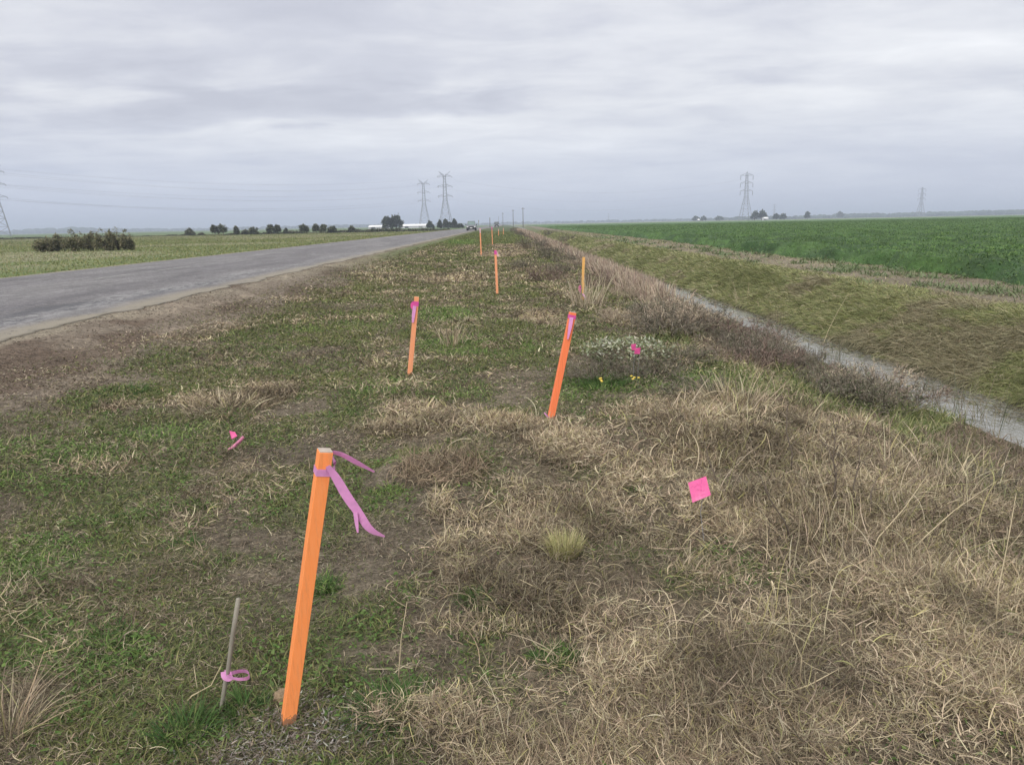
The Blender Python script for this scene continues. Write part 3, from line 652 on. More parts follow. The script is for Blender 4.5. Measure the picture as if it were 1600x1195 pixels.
V = blades(np.stack([x, y, np.maximum(z, gz(x, y))], 1), U(.05, .13, n)*sc_, U(.012, .028, n)*sc_, U(0, TAU, n), U(.1, 1.3, n), U(-1.6, -.1, n), U(-.8, .8, n), cc, 3, .2, R2); B.add(*V)
# stray volunteers on the track
x, y = scatter(3000, 14, 90, 8.6, 12, lambda x, y: S(fbm(x*1.4, y*.8, 116, 3), .60, .68), 1.2, R2); n = len(x)
V = blades(put(x, y, 0), U(.1, .28, n), lodw(y, .02, .0014), U(0, TAU, n), U(.5, 1.4, n), U(-1.6, -.3, n), U(-.5, .5, n), pick(n, [(.13, .18, .08), (.18, .22, .12)], (1, 1), .2, R2), 3, .2, R2); B.add(*V)
tag(B.build('crop_leaves', M_CROP), 'feathery green leaves of the crop rows', kind='stuff')

# ------------------------------------------------------------------ survey stakes
def prism_along(mb, A, Bt, w, d, rot, n0=0.0, foot=.12):
    A = Vector([float(v) for v in A]); Bt = Vector([float(v) for v in Bt]); ax = (Bt-A).normalized()
    u = Vector((math.cos(rot), math.sin(rot), 0)); u = (u-ax*u.dot(ax)).normalized(); v = ax.cross(u)
    A2 = A-ax*foot
    vs = []
    for P_ in (A2, Bt):
        for a, b_ in ((-1, -1), (1, -1), (1, 1), (-1, 1)): vs.append(P_+u*(a*w/2)+v*(b_*d/2))
    mb.add(vs, [(0, 3, 2, 1), (4, 5, 6, 7), (0, 1, 5, 4), (1, 2, 6, 5), (2, 3, 7, 6), (3, 0, 4, 7)])
    return ax, u, v
def rib(mb, pts, wid, up=(0, 0, 1), n=5):
    """a strip of tape through pts (smoothed); up = the direction its width runs along"""
    P_ = [Vector([float(a) for a in p]) for p in pts]; W_ = list(wid) if hasattr(wid, '__len__') else [wid]*len(P_)
    for _ in range(2):
        Q = [P_[0]]; Z = [W_[0]]
        for i in range(len(P_)-1):
            Q += [P_[i]*.75+P_[i+1]*.25, P_[i]*.25+P_[i+1]*.75]; Z += [W_[i]*.75+W_[i+1]*.25, W_[i]*.25+W_[i+1]*.75]
        Q.append(P_[-1]); Z.append(W_[-1]); P_ = Q; W_ = Z
    vs = []; upv = Vector(up)
    for i, p in enumerate(P_):
        d = (P_[min(i+1, len(P_)-1)]-P_[max(i-1, 0)]); d = d.normalized() if d.length > 1e-6 else Vector((1, 0, 0))
        s_ = upv-d*upv.dot(d); s_ = s_.normalized() if s_.length > .05 else Vector((0, 1, 0))
        vs += [p-s_*W_[i]/2, p+s_*W_[i]/2]
    mb.add(vs, [(2*i, 2*i+1, 2*i+3, 2*i+2) for i in range(len(P_)-1)])
STAKES = 'survey stakes set along the verge'
def stake(base, top, w, mat, label, rot=.5, d=None, cap=None, dy=0.0):
    A = on(*base); T = atY(top[0], top[1], A[1]+dy)
    root = empty('survey_stake', A); tag(root, label, 'survey stake', STAKES)
    A0 = np.zeros(3); T0 = T-A; mb = MB(); ax, u, v = prism_along(mb, A0, T0, w, d or w, rot)
    mb.build('stake_shaft', mat, root, bevel=w*.04)
    if cap:
        mc = MB(); A3 = Vector(T0)+ax*.0005; prism_along(mc, Vector(T0)+ax*.0, Vector(T0)+ax*.0025, w*.93, (d or w)*.93, rot, foot=0); mc.build('cut_top', cap, root)
    return root, A, T, ax, u, v
def wrap(root, T0, ax, u, v, w, t_off, h, mat, d=None, name='flagging_band'):
    c = Vector(T0)-ax*t_off; d = d or w; mb = MB(); vs = []
    for k in (0, 1):
        for a, b_ in ((-1, -1), (1, -1), (1, 1), (-1, 1)): vs.append(c+ax*((k-.5)*h)+u*(a*(w/2+.0015))+v*(b_*(d/2+.0015)))
    mb.add(vs, [(0, 1, 5, 4), (1, 2, 6, 5), (2, 3, 7, 6), (3, 0, 4, 7)]); return mb.build(name, mat, root, solid=.0006)
def tapepx(root, A, pts, wid, mat, name, up=(0, 0, 1)):
    """pts = (px, py, Y)"""
    mb = MB(); rib(mb, [atY(p[0], p[1], p[2])-A for p in pts], wid, up); return mb.build(name, mat, root, solid=.0004)
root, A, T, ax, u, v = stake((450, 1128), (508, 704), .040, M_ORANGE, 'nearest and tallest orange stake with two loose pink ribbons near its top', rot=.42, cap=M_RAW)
y0 = A[1]
wrap(root, T-A, ax, u, v, .040, .062, .022, M_PINK)
tapepx(root, A, [(506, 706, y0-.0), (530, 707, y0+.03), (556, 722, y0+.05), (585, 737, y0+.07)], [.008, .016, .022, .006], M_PINK, 'flagging_ribbon', (0, -.5, .9))
tapepx(root, A, [(512, 728, y0-.04), (524, 744, y0-.03), (542, 776, y0-.02), (562, 803, y0-.01), (577, 828, y0-.0), (601, 838, y0+.02)], [.014, .026, .030, .026, .024, .006], M_PINK, 'flagging_ribbon', (1, 0, .75))
tapepx(root, A, [(555, 800, y0-.02), (557, 815, y0-.02), (559, 832, y0-.02)], [.012, .012, .005], M_PINK, 'ribbon_tail', (1, 0, .1))
tapepx(root, A, [(519, 712, y0+.03), (525, 728, y0+.04), (519, 737, y0-.01), (509, 735, y0-.04)], [.006, .018, .018, .012], M_PINK, 'ribbon_knot', (0, .3, 1))
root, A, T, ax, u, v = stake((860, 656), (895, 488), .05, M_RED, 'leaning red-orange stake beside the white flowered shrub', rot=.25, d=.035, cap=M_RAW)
wrap(root, T-A, ax, u, v, .05, .035, .03, M_HOT2, .035)
tapepx(root, A, [(893, 496, A[1]-.03), (891, 510, A[1]-.035), (887, 530, A[1]-.035)], [.03, .03, .012], M_PINK, 'flagging_ribbon', (1, 0, .1))
tapepx(root, A, [(857, 652, A[1]-.03), (853, 648, A[1]-.05), (850, 644, A[1]-.04)], [.012, .014, .006], M_PINK, 'ribbon_tail', (.3, 0, 1))
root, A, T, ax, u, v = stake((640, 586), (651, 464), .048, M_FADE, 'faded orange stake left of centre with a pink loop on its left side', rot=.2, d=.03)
wrap(root, T-A, ax, u, v, .048, .07, .05, M_HOT2, .03)
tapepx(root, A, [(649, 470, A[1]), (644, 474, A[1]), (643.5, 480, A[1]), (646, 484, A[1])], [.02, .03, .03, .01], M_HOT2, 'ribbon_loop', (.8, 0, .6))
tapepx(root, A, [(648, 478, A[1]-.03), (646, 492, A[1]-.03), (645, 504, A[1]-.03)], [.035, .035, .02], M_PINK, 'flagging_ribbon', (1, 0, .1))
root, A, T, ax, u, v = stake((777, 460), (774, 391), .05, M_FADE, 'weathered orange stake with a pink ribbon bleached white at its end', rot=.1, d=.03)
wrap(root, T-A, ax, u, v, .05, .05, .09, M_HOT2, .03)
tapepx(root, A, [(775, 392, A[1]), (776.5, 397, A[1]), (779, 401, A[1])], [.05, .045, .03], M_PALE, 'flagging_ribbon', (.7, 0, .5))
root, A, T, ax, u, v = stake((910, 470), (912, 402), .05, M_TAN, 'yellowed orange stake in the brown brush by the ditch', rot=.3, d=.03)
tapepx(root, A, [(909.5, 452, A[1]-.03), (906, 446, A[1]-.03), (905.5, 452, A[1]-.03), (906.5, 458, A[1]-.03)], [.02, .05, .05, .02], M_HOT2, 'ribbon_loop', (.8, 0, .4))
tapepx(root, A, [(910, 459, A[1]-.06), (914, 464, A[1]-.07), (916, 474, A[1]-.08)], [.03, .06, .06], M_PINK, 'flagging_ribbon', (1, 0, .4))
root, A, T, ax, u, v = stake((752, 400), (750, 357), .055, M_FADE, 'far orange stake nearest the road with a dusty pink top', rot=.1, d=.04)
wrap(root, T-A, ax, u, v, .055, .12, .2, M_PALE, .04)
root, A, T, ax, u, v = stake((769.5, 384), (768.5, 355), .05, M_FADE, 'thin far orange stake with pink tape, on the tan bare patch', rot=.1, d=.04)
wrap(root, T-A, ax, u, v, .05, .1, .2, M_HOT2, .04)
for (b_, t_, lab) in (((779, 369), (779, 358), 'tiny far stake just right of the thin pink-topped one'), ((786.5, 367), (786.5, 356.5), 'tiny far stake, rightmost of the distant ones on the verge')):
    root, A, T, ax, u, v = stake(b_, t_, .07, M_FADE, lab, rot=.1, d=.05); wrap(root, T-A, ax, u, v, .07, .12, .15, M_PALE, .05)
# grey weathered dowel with a loose pink ring of tape
A = on(345, 1113); T = atY(372.5, 935, A[1]-.02); root = empty('marker_dowel', A); tag(root, 'thin grey wooden dowel with a loop of pink tape', 'marker dowel')
mb = MB(); d_ = T-A; pts = [-d_*.15, d_*0, d_*.3, d_*.33+np.array([.003, 0, 0]), d_*.7, d_]; mb.tube(pts, [.0062, .0068, .0075, .0072, .0076, .0074], 8); mb.build('dowel', M_WOOD, root, smooth=True)
y0 = A[1]
tapepx(root, A, [(349, 1049, y0-.012), (351, 1057, y0-.014), (358, 1060, y0-.014), (361, 1055, y0-.012), (357, 1049, y0-.005), (351, 1049, y0+.01)], [.018, .024, .022, .022, .016, .01], M_PINK, 'tape_knot', (0, .1, 1))
tapepx(root, A, [(355, 1056, y0-.015), (370, 1061, y0-.05), (386, 1060, y0-.04), (391, 1055, y0+.01), (386, 1048, y0+.06), (372, 1048, y0+.06), (358, 1053, y0-.012)], [.012, .011, .012, .014, .014, .012, .012], M_PINK, 'tape_loop', (0, -.2, 1))

# ------------------------------------------------------------------ pin flags
def pinflag(corners, basepx, label, mat, marks=False, bend=None):
    """corners: four (px,py,dY) of the plastic flag; basepx: where its wire enters the soil"""
    A = on(*basepx); root = empty('pin_flag', A); tag(root, label, 'pin flag', 'pink pin flags in the grass')
    Q = [Vector(atY(p[0], p[1], A[1]+p[2])-A) for p in corners]
    nn_ = 6; vs = []
    nrm = (Q[1]-Q[0]).cross(Q[3]-Q[0]).normalized()
    for j in range(nn_):
        for i_ in range(nn_):
            s_, r_ = i_/(nn_-1), j/(nn_-1)
            p = (Q[0]*(1-s_)+Q[1]*s_)*(1-r_)+(Q[3]*(1-s_)+Q[2]*s_)*r_
            vs.append(p+nrm*(.0022*math.sin(s_*4+r_*2)))
    mb = MB(); mb.add(vs, [(j*nn_+i_, j*nn_+i_+1, (j+1)*nn_+i_+1, (j+1)*nn_+i_) for j in range(nn_-1) for i_ in range(nn_-1)])
    mb.build('flag', mat, root, solid=.0005)
    wi = MB(); e = (Q[0]+Q[3])/2 if bend is None else Vector(atY(bend[0], bend[1], A[1])-A)
    wi.tube([Vector((0, 0, -.05)), Vector((0, 0, .01)), e*.5, Q[3]*.98, Q[0]*.98], .0016, 5); wi.build('flag_wire', M_WIRE, root)
    return root, A, Q
r_, A, Q = pinflag([(1075, 754, .02), (1082, 785, -.03), (1111, 773, -.03), (1103, 744, .04)], (1100, 850), 'large square hot pink flag with faint handwriting, lying low in dry grass', M_HOT)
ink = MB()
def onflag(s_, r__):
    nrm = (Q[1]-Q[0]).cross(Q[3]-Q[0]).normalized(); sg = 1 if nrm.dot(Vector((0, -1, .3))) > 0 else -1
    return (Q[0]*(1-s_)+Q[1]*s_)*(1-r__)+(Q[3]*(1-s_)+Q[2]*s_)*r__+nrm*(.0022*math.sin(s_*4+r__*2)+sg*.0012)
for st in ([(.30, .12), (.22, .2), (.35, .27), (.28, .34)], [(.30, .40), (.20, .46), (.34, .50), (.24, .56)], [(.1, .72), (.35, .62), (.62, .58)], [(.45, .38), (.55, .45), (.48, .52), (.6, .56)], [(.62, .62), (.7, .68), (.62, .74)], [(.78, .55), (.83, .6), (.8, .66)]):
    ink.tube([onflag(*q) for q in st], .0007, 4)
ink.build('handwriting', M_INK, r_)
pinflag([(986, 538, 0), (987, 547, 0), (993, 547, .0), (994, 537, .0)], (990, 604), 'small pink flag, left of the pair in the white flowered shrub', M_HOT)
pinflag([(992, 544, -.05), (991, 553, -.05), (1000, 553, -.05), (1001, 543, -.05)], (997, 608), 'small pink flag, right of the pair in the white flowered shrub', M_HOT)
r_, A, Q = pinflag([(358, 673, 0), (362, 686, -.02), (371, 681, -.02), (367, 675, 0.02)], (374, 694), 'little leaf-shaped pink flag low in the left grass', M_HOT)
q = on(366, 704); 
mb = MB(); rib(mb, [on(357, 706)+[0, 0, .02], on(366, 705)+[0, 0, .035], on(374, 701)+[0, 0, .05], on(382, 697)+[0, 0, .07]], [.010, .024, .028, .024], (0, .4, 1))
tag(mb.build('ribbon_scrap', sheetmat('pale_pink_tape', (.86, .36, .56)), None, True, solid=.0005), 'curled strip of pale pink tape lying below the little pink flag', 'ribbon scrap')

# ------------------------------------------------------------------ plants that stand out
R3 = np.random.RandomState(77)
def tuft(name, pos, n, ln, w, cols, wts, label, cat, spread, el=(.35, 1.45), curl=(-1.6, -.2), group=None, mat=M_LEAF, seg=5, rad=True):
    B = Bag(); a = R3.uniform(0, TAU, n); r = spread*np.sqrt(R3.uniform(0, 1, n))*.5
    P_ = np.stack([r*np.cos(a), r*np.sin(a), np.full(n, -.01)], 1); hd = a+R3.normal(0, .5, n) if rad else R3.uniform(0, TAU, n)
    if not rad: P_[:, 2] = R3.uniform(-.01, ln*.35, n)*(1-(r/(spread*.5))**2)
    e = R3.uniform(el[0], el[1], n)
    B.add(*blades(P_, R3.uniform(ln*.5, ln*1.15, n), w*R3.uniform(.6, 1.3, n), hd, e, R3.uniform(curl[0], curl[1], n), R3.uniform(-.6, .6, n), pick(n, cols, wts, .2, R3), seg, .15, R3))
    o = B.build(name, mat); o.location = tuple(pos); tag(o, label, cat, group); return o
DG = [(.05, .10, .03), (.075, .14, .04), (.10, .17, .05)]
TG = 'green grass tufts on the verge'
for (px, py, n, ln, sp_, lab) in ((598, 1122, 260, .15, .12, 'dark green grass tuft right of the nearest stake foot'), (640, 1098, 160, .11, .10, 'smaller green tuft up and right of the dark one by the nearest stake'), (382, 1108, 200, .10, .10, 'green tuft between the dowel and the nearest stake'),
        (290, 1150, 240, .12, .14, 'green tuft at the bottom, left of the dowel foot'), (290, 852, 160, .07, .12, 'small bright tuft in the left grass above the dowel'), (312, 790, 200, .06, .2, 'flat bright green clump below the little pink flag'), (866, 1034, 220, .08, .13, 'low green tuft in the dry grass at bottom centre'),
        (505, 920, 160, .08, .1, 'green tuft just right of the nearest stake at mid height'), (745, 942, 200, .09, .1, 'green tuft in the straw right of the nearest stake'), (200, 810, 160, .06, .16, 'spreading green tuft in the left grass beside brown litter'), (170, 1000, 220, .07, .22, 'broad low green clump at the lower left'), (205, 612, 170, .12, .3, 'green tuft on the bare dirt at the left'), (940, 606, 320, .2, .4, 'green clump under the yellow flowers'),
        (995, 770, 60, .08, .1, 'small sparse tuft on bare soil left of the big pink flag')):
    tuft('grass_tuft', on(px, py), n, ln, .0035+.0005*on(px, py)[1]*.6, DG, (3, 3, 1), lab, 'grass tuft', sp_, group=TG)
q = on(881, 872)
tuft('straw_tussock', q+np.array([0, 0, .02]), 800, .12, .0022, [(.50, .47, .24), (.38, .37, .17), (.56, .51, .31), (.22, .22, .10)], (3, 3, 2, 1), 'yellow-green bristly tussock alone on the trodden patch', 'tussock', .13, (.9, 1.5), (-.5, .1), 'straw tussocks', M_DRY)
tuft('straw_tussock', on(706, 540), 60, .42, .008, STRAW, (4, 3, 1, 1, 1), 'pale upright straw tuft right of the faded stake', 'tussock', .3, (.8, 1.5), (-.8, .2), 'straw tussocks', M_DRY)
tuft('straw_tussock', on(1150, 640), 200, .36, .006, STRAW, (4, 3, 1, .5, 1.5), 'tall pale grass clump standing over the dry slope', 'tussock', .5, (.7, 1.5), (-.9, .1), 'straw tussocks', M_DRY)
tuft('straw_tussock', on(355, 640), 260, .22, .006, STRAW, (4, 3, 2, .5, 1), 'flattened pale straw clump left, above the little pink flag', 'tussock', .7, (.2, 1.2), (-1.6, .2), 'straw tussocks', M_DRY)
tuft('straw_tussock', on(10, 1150), 160, .26, .003, STRAW, (4, 3, 2, 1, 1), 'tan straw tuft cut by the lower left edge', 'tussock', .16, (.6, 1.5), (-1.2, .1), 'straw tussocks', M_DRY)
tuft('straw_tussock', on(920, 478), 120, .7, .012, [(.44, .37, .27), (.33, .27, .2), (.5, .44, .33)], (2, 2, 1), 'pale seedy grass clump right of the yellowed stake', 'tussock', .7, (1.0, 1.5), (-.7, .1), 'straw tussocks', M_DRY)
tuft('straw_tussock', on(690, 730), 1500, .15, .004, [(.24, .185, .13), (.34, .27, .19), (.12, .09, .065)], (3, 3, 2), 'low brown heap of dead tangled grass right of the nearest stake top', 'tussock', .6, (-.4, .8), (-2.4, 1.4), 'straw tussocks', M_DRY, 5, False)
tuft('straw_tussock', on(1330, 870), 1500, .20, .0035, STRAW, (2, 3, 3, 3, .6), 'large tangled dead clump below the thin dark stalks', 'tussock', .8, (-.2, 1.2), (-2.4, 1.0), 'straw tussocks', M_DRY, 5, False)
# a crumbly clod of turned earth at the foot of the nearest stake
q = on(437, 1100); bm = bmesh.new(); bmesh.ops.create_icosphere(bm, subdivisions=4, radius=1)
for v_ in bm.verts:
    k = .75+.6*float(fbm(v_.co.x*2.2+5, v_.co.y*2.2+v_.co.z*1.7, 120, 4)); v_.co = Vector((v_.co.x*.026*k, v_.co.y*.03*k, v_.co.z*.028*k))
me = bpy.data.meshes.new('earth_clod'); bm.to_mesh(me); bm.free(); me.polygons.foreach_set('use_smooth', [True]*len(me.polygons))
o = link('earth_clod', me, plain('dry_clay', (.27, .20, .13), .95, .35, 60, 0, .8)); o.location = (q[0], q[1]+.02, q[2]+.012); tag(o, 'small brown clod of earth against the foot of the nearest stake', 'earth clod')
# ashy grey-white crumbs round that stake
B = Bag(); n = 3600
x = np.concatenate([R3.normal(at(430, 1165)[0], .13, n//2), R3.normal(at(560, 1105)[0], .13, n//2)]); y = np.concatenate([R3.normal(at(430, 1165)[1], .07, n//2), R3.normal(at(560, 1120)[1], .09, n//2)])
B.add(*blades(np.stack([x, y, gz(x, y)+R3.uniform(0, .012, n)], 1), R3.uniform(.006, .028, n), R3.uniform(.002, .006, n), R3.uniform(0, TAU, n), R3.uniform(-.3, .5, n), R3.uniform(-1, 1, n), R3.uniform(-1, 1, n), pick(n, [(.30, .28, .26), (.22, .19, .165), (.14, .12, .10), (.40, .385, .37)], (3, 4, 3, 1), .2, R3), 2, .6, R3))
tag(B.build('chaff', M_DRY), 'ashy grey chaff spilled round the nearest stake', kind='stuff')

# thin dark stalks standing in the dry grass
def stalk(name, bpx, tpx, Yoff, w, mat, label, cat, group, twigs=0, sag=0.0):
    A = on(*bpx); T = atY(tpx[0], tpx[1], A[1]+Yoff)-A; mb = MB(); T = Vector(T); k = T.cross(Vector((0, 1, 0))).normalized()*sag
    wig = Vector((R3.normal(0, .012), R3.normal(0, .012), 0))
    pts = [Vector((0, 0, -.02)), T*.3+wig+k*.7, T*.6-wig+k, T]; mb.tube(pts, [w, w*.9, w*.7, w*.4], 5)
    for _ in range(twigs):
        s_ = R3.uniform(.35, .95); p = T*s_; dd = Vector((R3.normal(0, 1), R3.normal(0, 1), R3.uniform(.4, 1.6))).normalized()*R3.uniform(.03, .10)
        mb.tube([p, p+dd*.6, p+dd+Vector((0, 0, .01))], [w*.5, w*.4, w*.25], 4)
    o = mb.build(name, mat, None, True); o.location = tuple(A); tag(o, label, cat, group); return o
M_STALK = plain('dead_dark_stem', (.12, .095, .075), .9, .2, 20); M_PALES = plain('pale_straw_stem', (.50, .42, .28), .85, .15, 20)
DS = 'thin dead stalks standing in the dry grass'
for bpx, tpx, dy, lab, tw in (((1236, 740), (1230, 633), .05, 'straight dark stalk, leftmost of those before the ditch', 2), ((1302, 790), (1307, 662), .0, 'tall forked dark stalk near the middle of the dry slope', 5), ((1318, 800), (1290, 690), .05, 'dark stalk leaning left beside the tall forked one', 4), ((1335, 792), (1342, 678), .1, 'dark stalk leaning right beside the tall forked one', 3), ((1352, 810), (1372, 742), .1, 'short slanted stalk right of the forked ones', 1),
                         ((1396, 738), (1393, 682), .1, 'short upright dark stalk under the ditch brush', 1), ((1240, 850), (1182, 730), -.1, 'long faint stalk leaning left beside the big pink flag', 2), ((1120, 760), (1101, 690), .1, 'curved thin stalk just above the big pink flag', 2), ((692, 712), (691, 684), 0, 'stubby dark stalk on the brown heap', 1), ((1505, 700), (1504, 640), .2, 'dark stalk against the water at the right', 2), ((1540, 720), (1600, 690), .4, 'dark bent stalk reaching to the right edge', 3)):
    stalk('dead_stalk', bpx, tpx, dy, .0030+.0005*on(*bpx)[1], M_STALK, lab, 'dead stalk', DS, tw)
PS = 'long pale straw stems'
for bpx, tpx, dy, lab, sg in (((1556, 980), (1588, 770), .1, 'long upright pale stem at the far right', .01), ((1248, 1080), (1228, 912), -.05, 'straight pale stem standing in the lower right mat', -.01), ((1400, 880), (1556, 752), .25, 'long pale stem slanting right toward the ditch', .02), ((1350, 890), (1450, 740), .3, 'pale stem slanting right, behind the long one', .02), ((620, 1078), (636, 940), 0, 'thin upright stem right of the nearest stake', .004), ((1140, 860), (1176, 812), .05, 'short pale stem leaning right below the big pink flag', .005),
                          ((1190, 1110), (1310, 1045), .06, 'pale stem lying low at the lower right', .01), ((1480, 1120), (1590, 1118), .0, 'pale stem lying flat at the bottom right', .005), ((280, 1100), (345, 1040), .05, 'arched pale stem left of the dowel', -.02), ((70, 774), (145, 770), .1, 'pale bent twig lying in the left grass', .005), ((0, 990), (58, 940), .06, 'pale stem leaning in from the left edge', .005), ((1270, 1190), (1350, 1120), .05, 'pale stem at the bottom, right of centre', .004), ((900, 940), (812, 905), .0, 'crooked pale runner left of the yellow tussock', .01), ((940, 1020), (1010, 1190), -.25, 'thin crooked stem at bottom centre', .005),
                          ((1180, 490), (1200, 458), .5, 'tall pale reed leaning right over the far ditch water', .02), ((1283, 545), (1326, 458), 2.0, 'long pale reed leaning over the water from the far bank', .05)):
    stalk('pale_stalk', bpx, tpx, dy, .0018+.0003*min(9, on(*bpx)[1]), M_PALES, lab, 'pale stalk', PS, 1, sg)

# twiggy brush: one mesh per shrub, from eight prototypes
def shrub_mesh(name, w, h, nst, cols, wts, twig=5, tw=.004, leaf=None, lc=None, rs=R3):
    B = Bag(); a = rs.uniform(0, TAU, nst); r = w*.35*np.sqrt(rs.uniform(0, 1, nst)); hd = a+rs.normal(0, .5, nst); e0 = rs.uniform(.75, 1.5, nst)-.3*(r/(w*.35))
    ln = h*rs.uniform(.6, 1.1, nst); cv = rs.uniform(-.5, .2, nst); P0 = np.stack([r*np.cos(a), r*np.sin(a), np.full(nst, -.03)], 1)
    B.add(*blades(P0, ln, tw*1.5, hd, e0, cv, rs.uniform(-.3, .3, nst), pick(nst, cols, wts, .15, rs), 4, .3, rs))
    for lev in range(2):
        m_ = len(P0)*twig; k = rs.randint(0, len(P0), m_); s_ = rs.uniform(.25, 1, m_); e = e0[k]+cv[k]*s_*.5
        P1 = P0[k]+np.stack([np.cos(e)*np.cos(hd[k]), np.cos(e)*np.sin(hd[k]), np.sin(e)], 1)*(ln[k]*s_)[:, None]
        l1 = ln[k]*rs.uniform(.2, .5, m_)*(1 if lev == 0 else .8); h1 = hd[k]+rs.normal(0, 1.2, m_); e1 = e0[k]+rs.normal(-.2, .5, m_); c1 = rs.uniform(-.6, .5, m_)
        B.add(*blades(P1, l1, tw*(1.1-.2*lev), h1, e1, c1, rs.uniform(-.5, .5, m_), pick(m_, cols, wts, .2, rs), 3, .4, rs))
        P0, ln, hd, e0, cv = P1, l1, h1, e1, c1
        if lev == 0 and len(P0) > 900: sel = rs.choice(len(P0), 900, False); P0, ln, hd, e0, cv = (q_[sel] for q_ in (P0, ln, hd, e0, cv))
    if leaf:
        k = rs.randint(0, len(P0), leaf); s_ = rs.uniform(.3, 1, leaf); e = e0[k]
        P1 = P0[k]+np.stack([np.cos(e)*np.cos(hd[k]), np.cos(e)*np.sin(hd[k]), np.sin(e)], 1)*(ln[k]*s_)[:, None]
        B.add(*blades(P1, rs.uniform(.015, .035, leaf), rs.uniform(.008, .015, leaf), rs.uniform(0, TAU, leaf), rs.uniform(-.5, 1.3, leaf), rs.uniform(-1, .5, leaf), rs.uniform(-1, 1, leaf), pick(leaf, lc, [1]*len(lc), .2, rs), 2, .3, rs))
    return npmesh(name, np.concatenate(B.V), np.concatenate(B.F), np.concatenate(B.C))
RB = [(.23, .168, .142), (.14, .10, .084), (.34, .27, .225), (.082, .06, .05)]
GB = [(.20, .17, .137), (.12, .105, .085), (.29, .255, .205), (.10, .105, .065)]
TB = [(.46, .385, .295), (.33, .27, .205), (.53, .46, .36), (.2, .16, .125)]
def proto(k, cols, leaf, lc):
    o = link('dry_shrub', shrub_mesh('dry_shrub', .7, .5, 46, cols, (3, 3, 1.5, 2), 7, .006, leaf, lc), M_DRY); return o
protos = [proto(0, RB, 900, RB[:2]), proto(1, RB, 500, [RB[2]]), proto(2, GB, 900, [(.10, .13, .06), GB[0]]), proto(3, TB, 700, TB[:2]), proto(4, GB, 500, GB[:2]), proto(5, RB, 1100, [RB[2], RB[0]])]
usedp = [False]*6
SHL = ['reddish brown twiggy brush on the near ditch bank', 'reddish brown twiggy brush on the near ditch bank', 'grey-green twiggy brush on the near ditch bank', 'tan twiggy brush on the near ditch bank', 'grey-brown twiggy brush on the near ditch bank', 'reddish brown twiggy brush on the near ditch bank']
SHG = ['reddish brush along the ditch', 'reddish brush along the ditch', 'grey-green brush along the ditch', 'tan brush along the ditch', 'grey-brown brush along the ditch', 'reddish brush along the ditch']
def shrub(x, y, s_, k, lab=None, grp=None, sz=1.0):
    o = protos[k] if not usedp[k] else protos[k].copy()
    if usedp[k]: COL.objects.link(o)
    usedp[k] = True; o.location = (x, y, float(gz(x, y))); o.scale = (s_, s_, s_*sz); o.rotation_euler = (0, 0, R3.uniform(0, TAU)); 
    tag(o, lab or SHL[k], 'shrub', grp or SHG[k])
yy = 7.4
while yy < 210:
    xsft = float(rshift(yy)); st = .34+max(0, yy-12)*.028
    for lane in range(3):
        if yy > 30 and lane == 2: continue
        xx = (3.0, 3.5, 4.05)[lane]+R3.normal(0, .15)+(.15 if yy < 12 else 0)
        if yy > 11: xx = (2.6, 3.3, 4.0)[lane]+R3.normal(0, .22)
        if lane == 0 and yy < 9 : continue
        if lane == 2 and (yy < 8.4 or R3.uniform() < .55): continue
        if R3.uniform() < (.08 if yy < 14 else .42) or fbm(yy*.16, lane*3.1, 150, 2) > (.75 if yy < 14 else .52): continue
        s_ = R3.uniform(.75, 1.15)*(1+max(0, yy-15)*.010)
        shrub(xx+xsft, yy+R3.normal(0, .12), s_, int(R3.choice(6, p=[.13, .10, .23, .21, .22, .11] if yy < 30 else [.16, .1, .14, .25, .2, .15])), None, None, R3.uniform(.5, .8)*(1 if lane < 2 else .7) if yy < 13 else R3.uniform(.4, .62))
    yy += st
for (px, py, s_, k, lab) in ((820, 420, 1.0, 4, None), (850, 440, 1.1, 0, None), (880, 430, 1.2, 4, None), (930, 450, 1.1, 0, None), (950, 430, 1.1, 2, None), (860, 405, 1.5, 2, None), (835, 390, 2.0, 4, None), (870, 395, 1.8, 0, None), (900, 415, 1.4, 4, None), (980, 470, .8, 3, None), (1000, 455, .9, 1, None), (860, 375, 2.6, 2, None), (890, 385, 2.2, 4, None), (1050, 490, .8, 2, None), (960, 505, .6, 3, None)):
    q = on(px, py); shrub(q[0], q[1], s_, k, lab, None, .8)
for (px, py, s_, k, sz, lab) in ((935, 590, .65, 4, .5, 'grey mound of dry twigs left of the white flowered shrub'), (1010, 592, .8, 2, .5, 'grey-green mound of dry twigs in front of the white flowered shrub'), (1062, 565, .75, 2, .5, 'grey-green dry shrub right of the white flowered shrub'), (1530, 770, .5, 4, .7, 'loose grey brush at the right edge above the green grass'), (1590, 770, .4, 0, .7, 'reddish brush at the right edge beside the water'), (1090, 620, .7, 2, .5, 'low grey-green brush beside the green patch')):
    q = on(px, py); shrub(q[0], q[1], s_, k, lab, 'lone shrubs on the verge', sz)

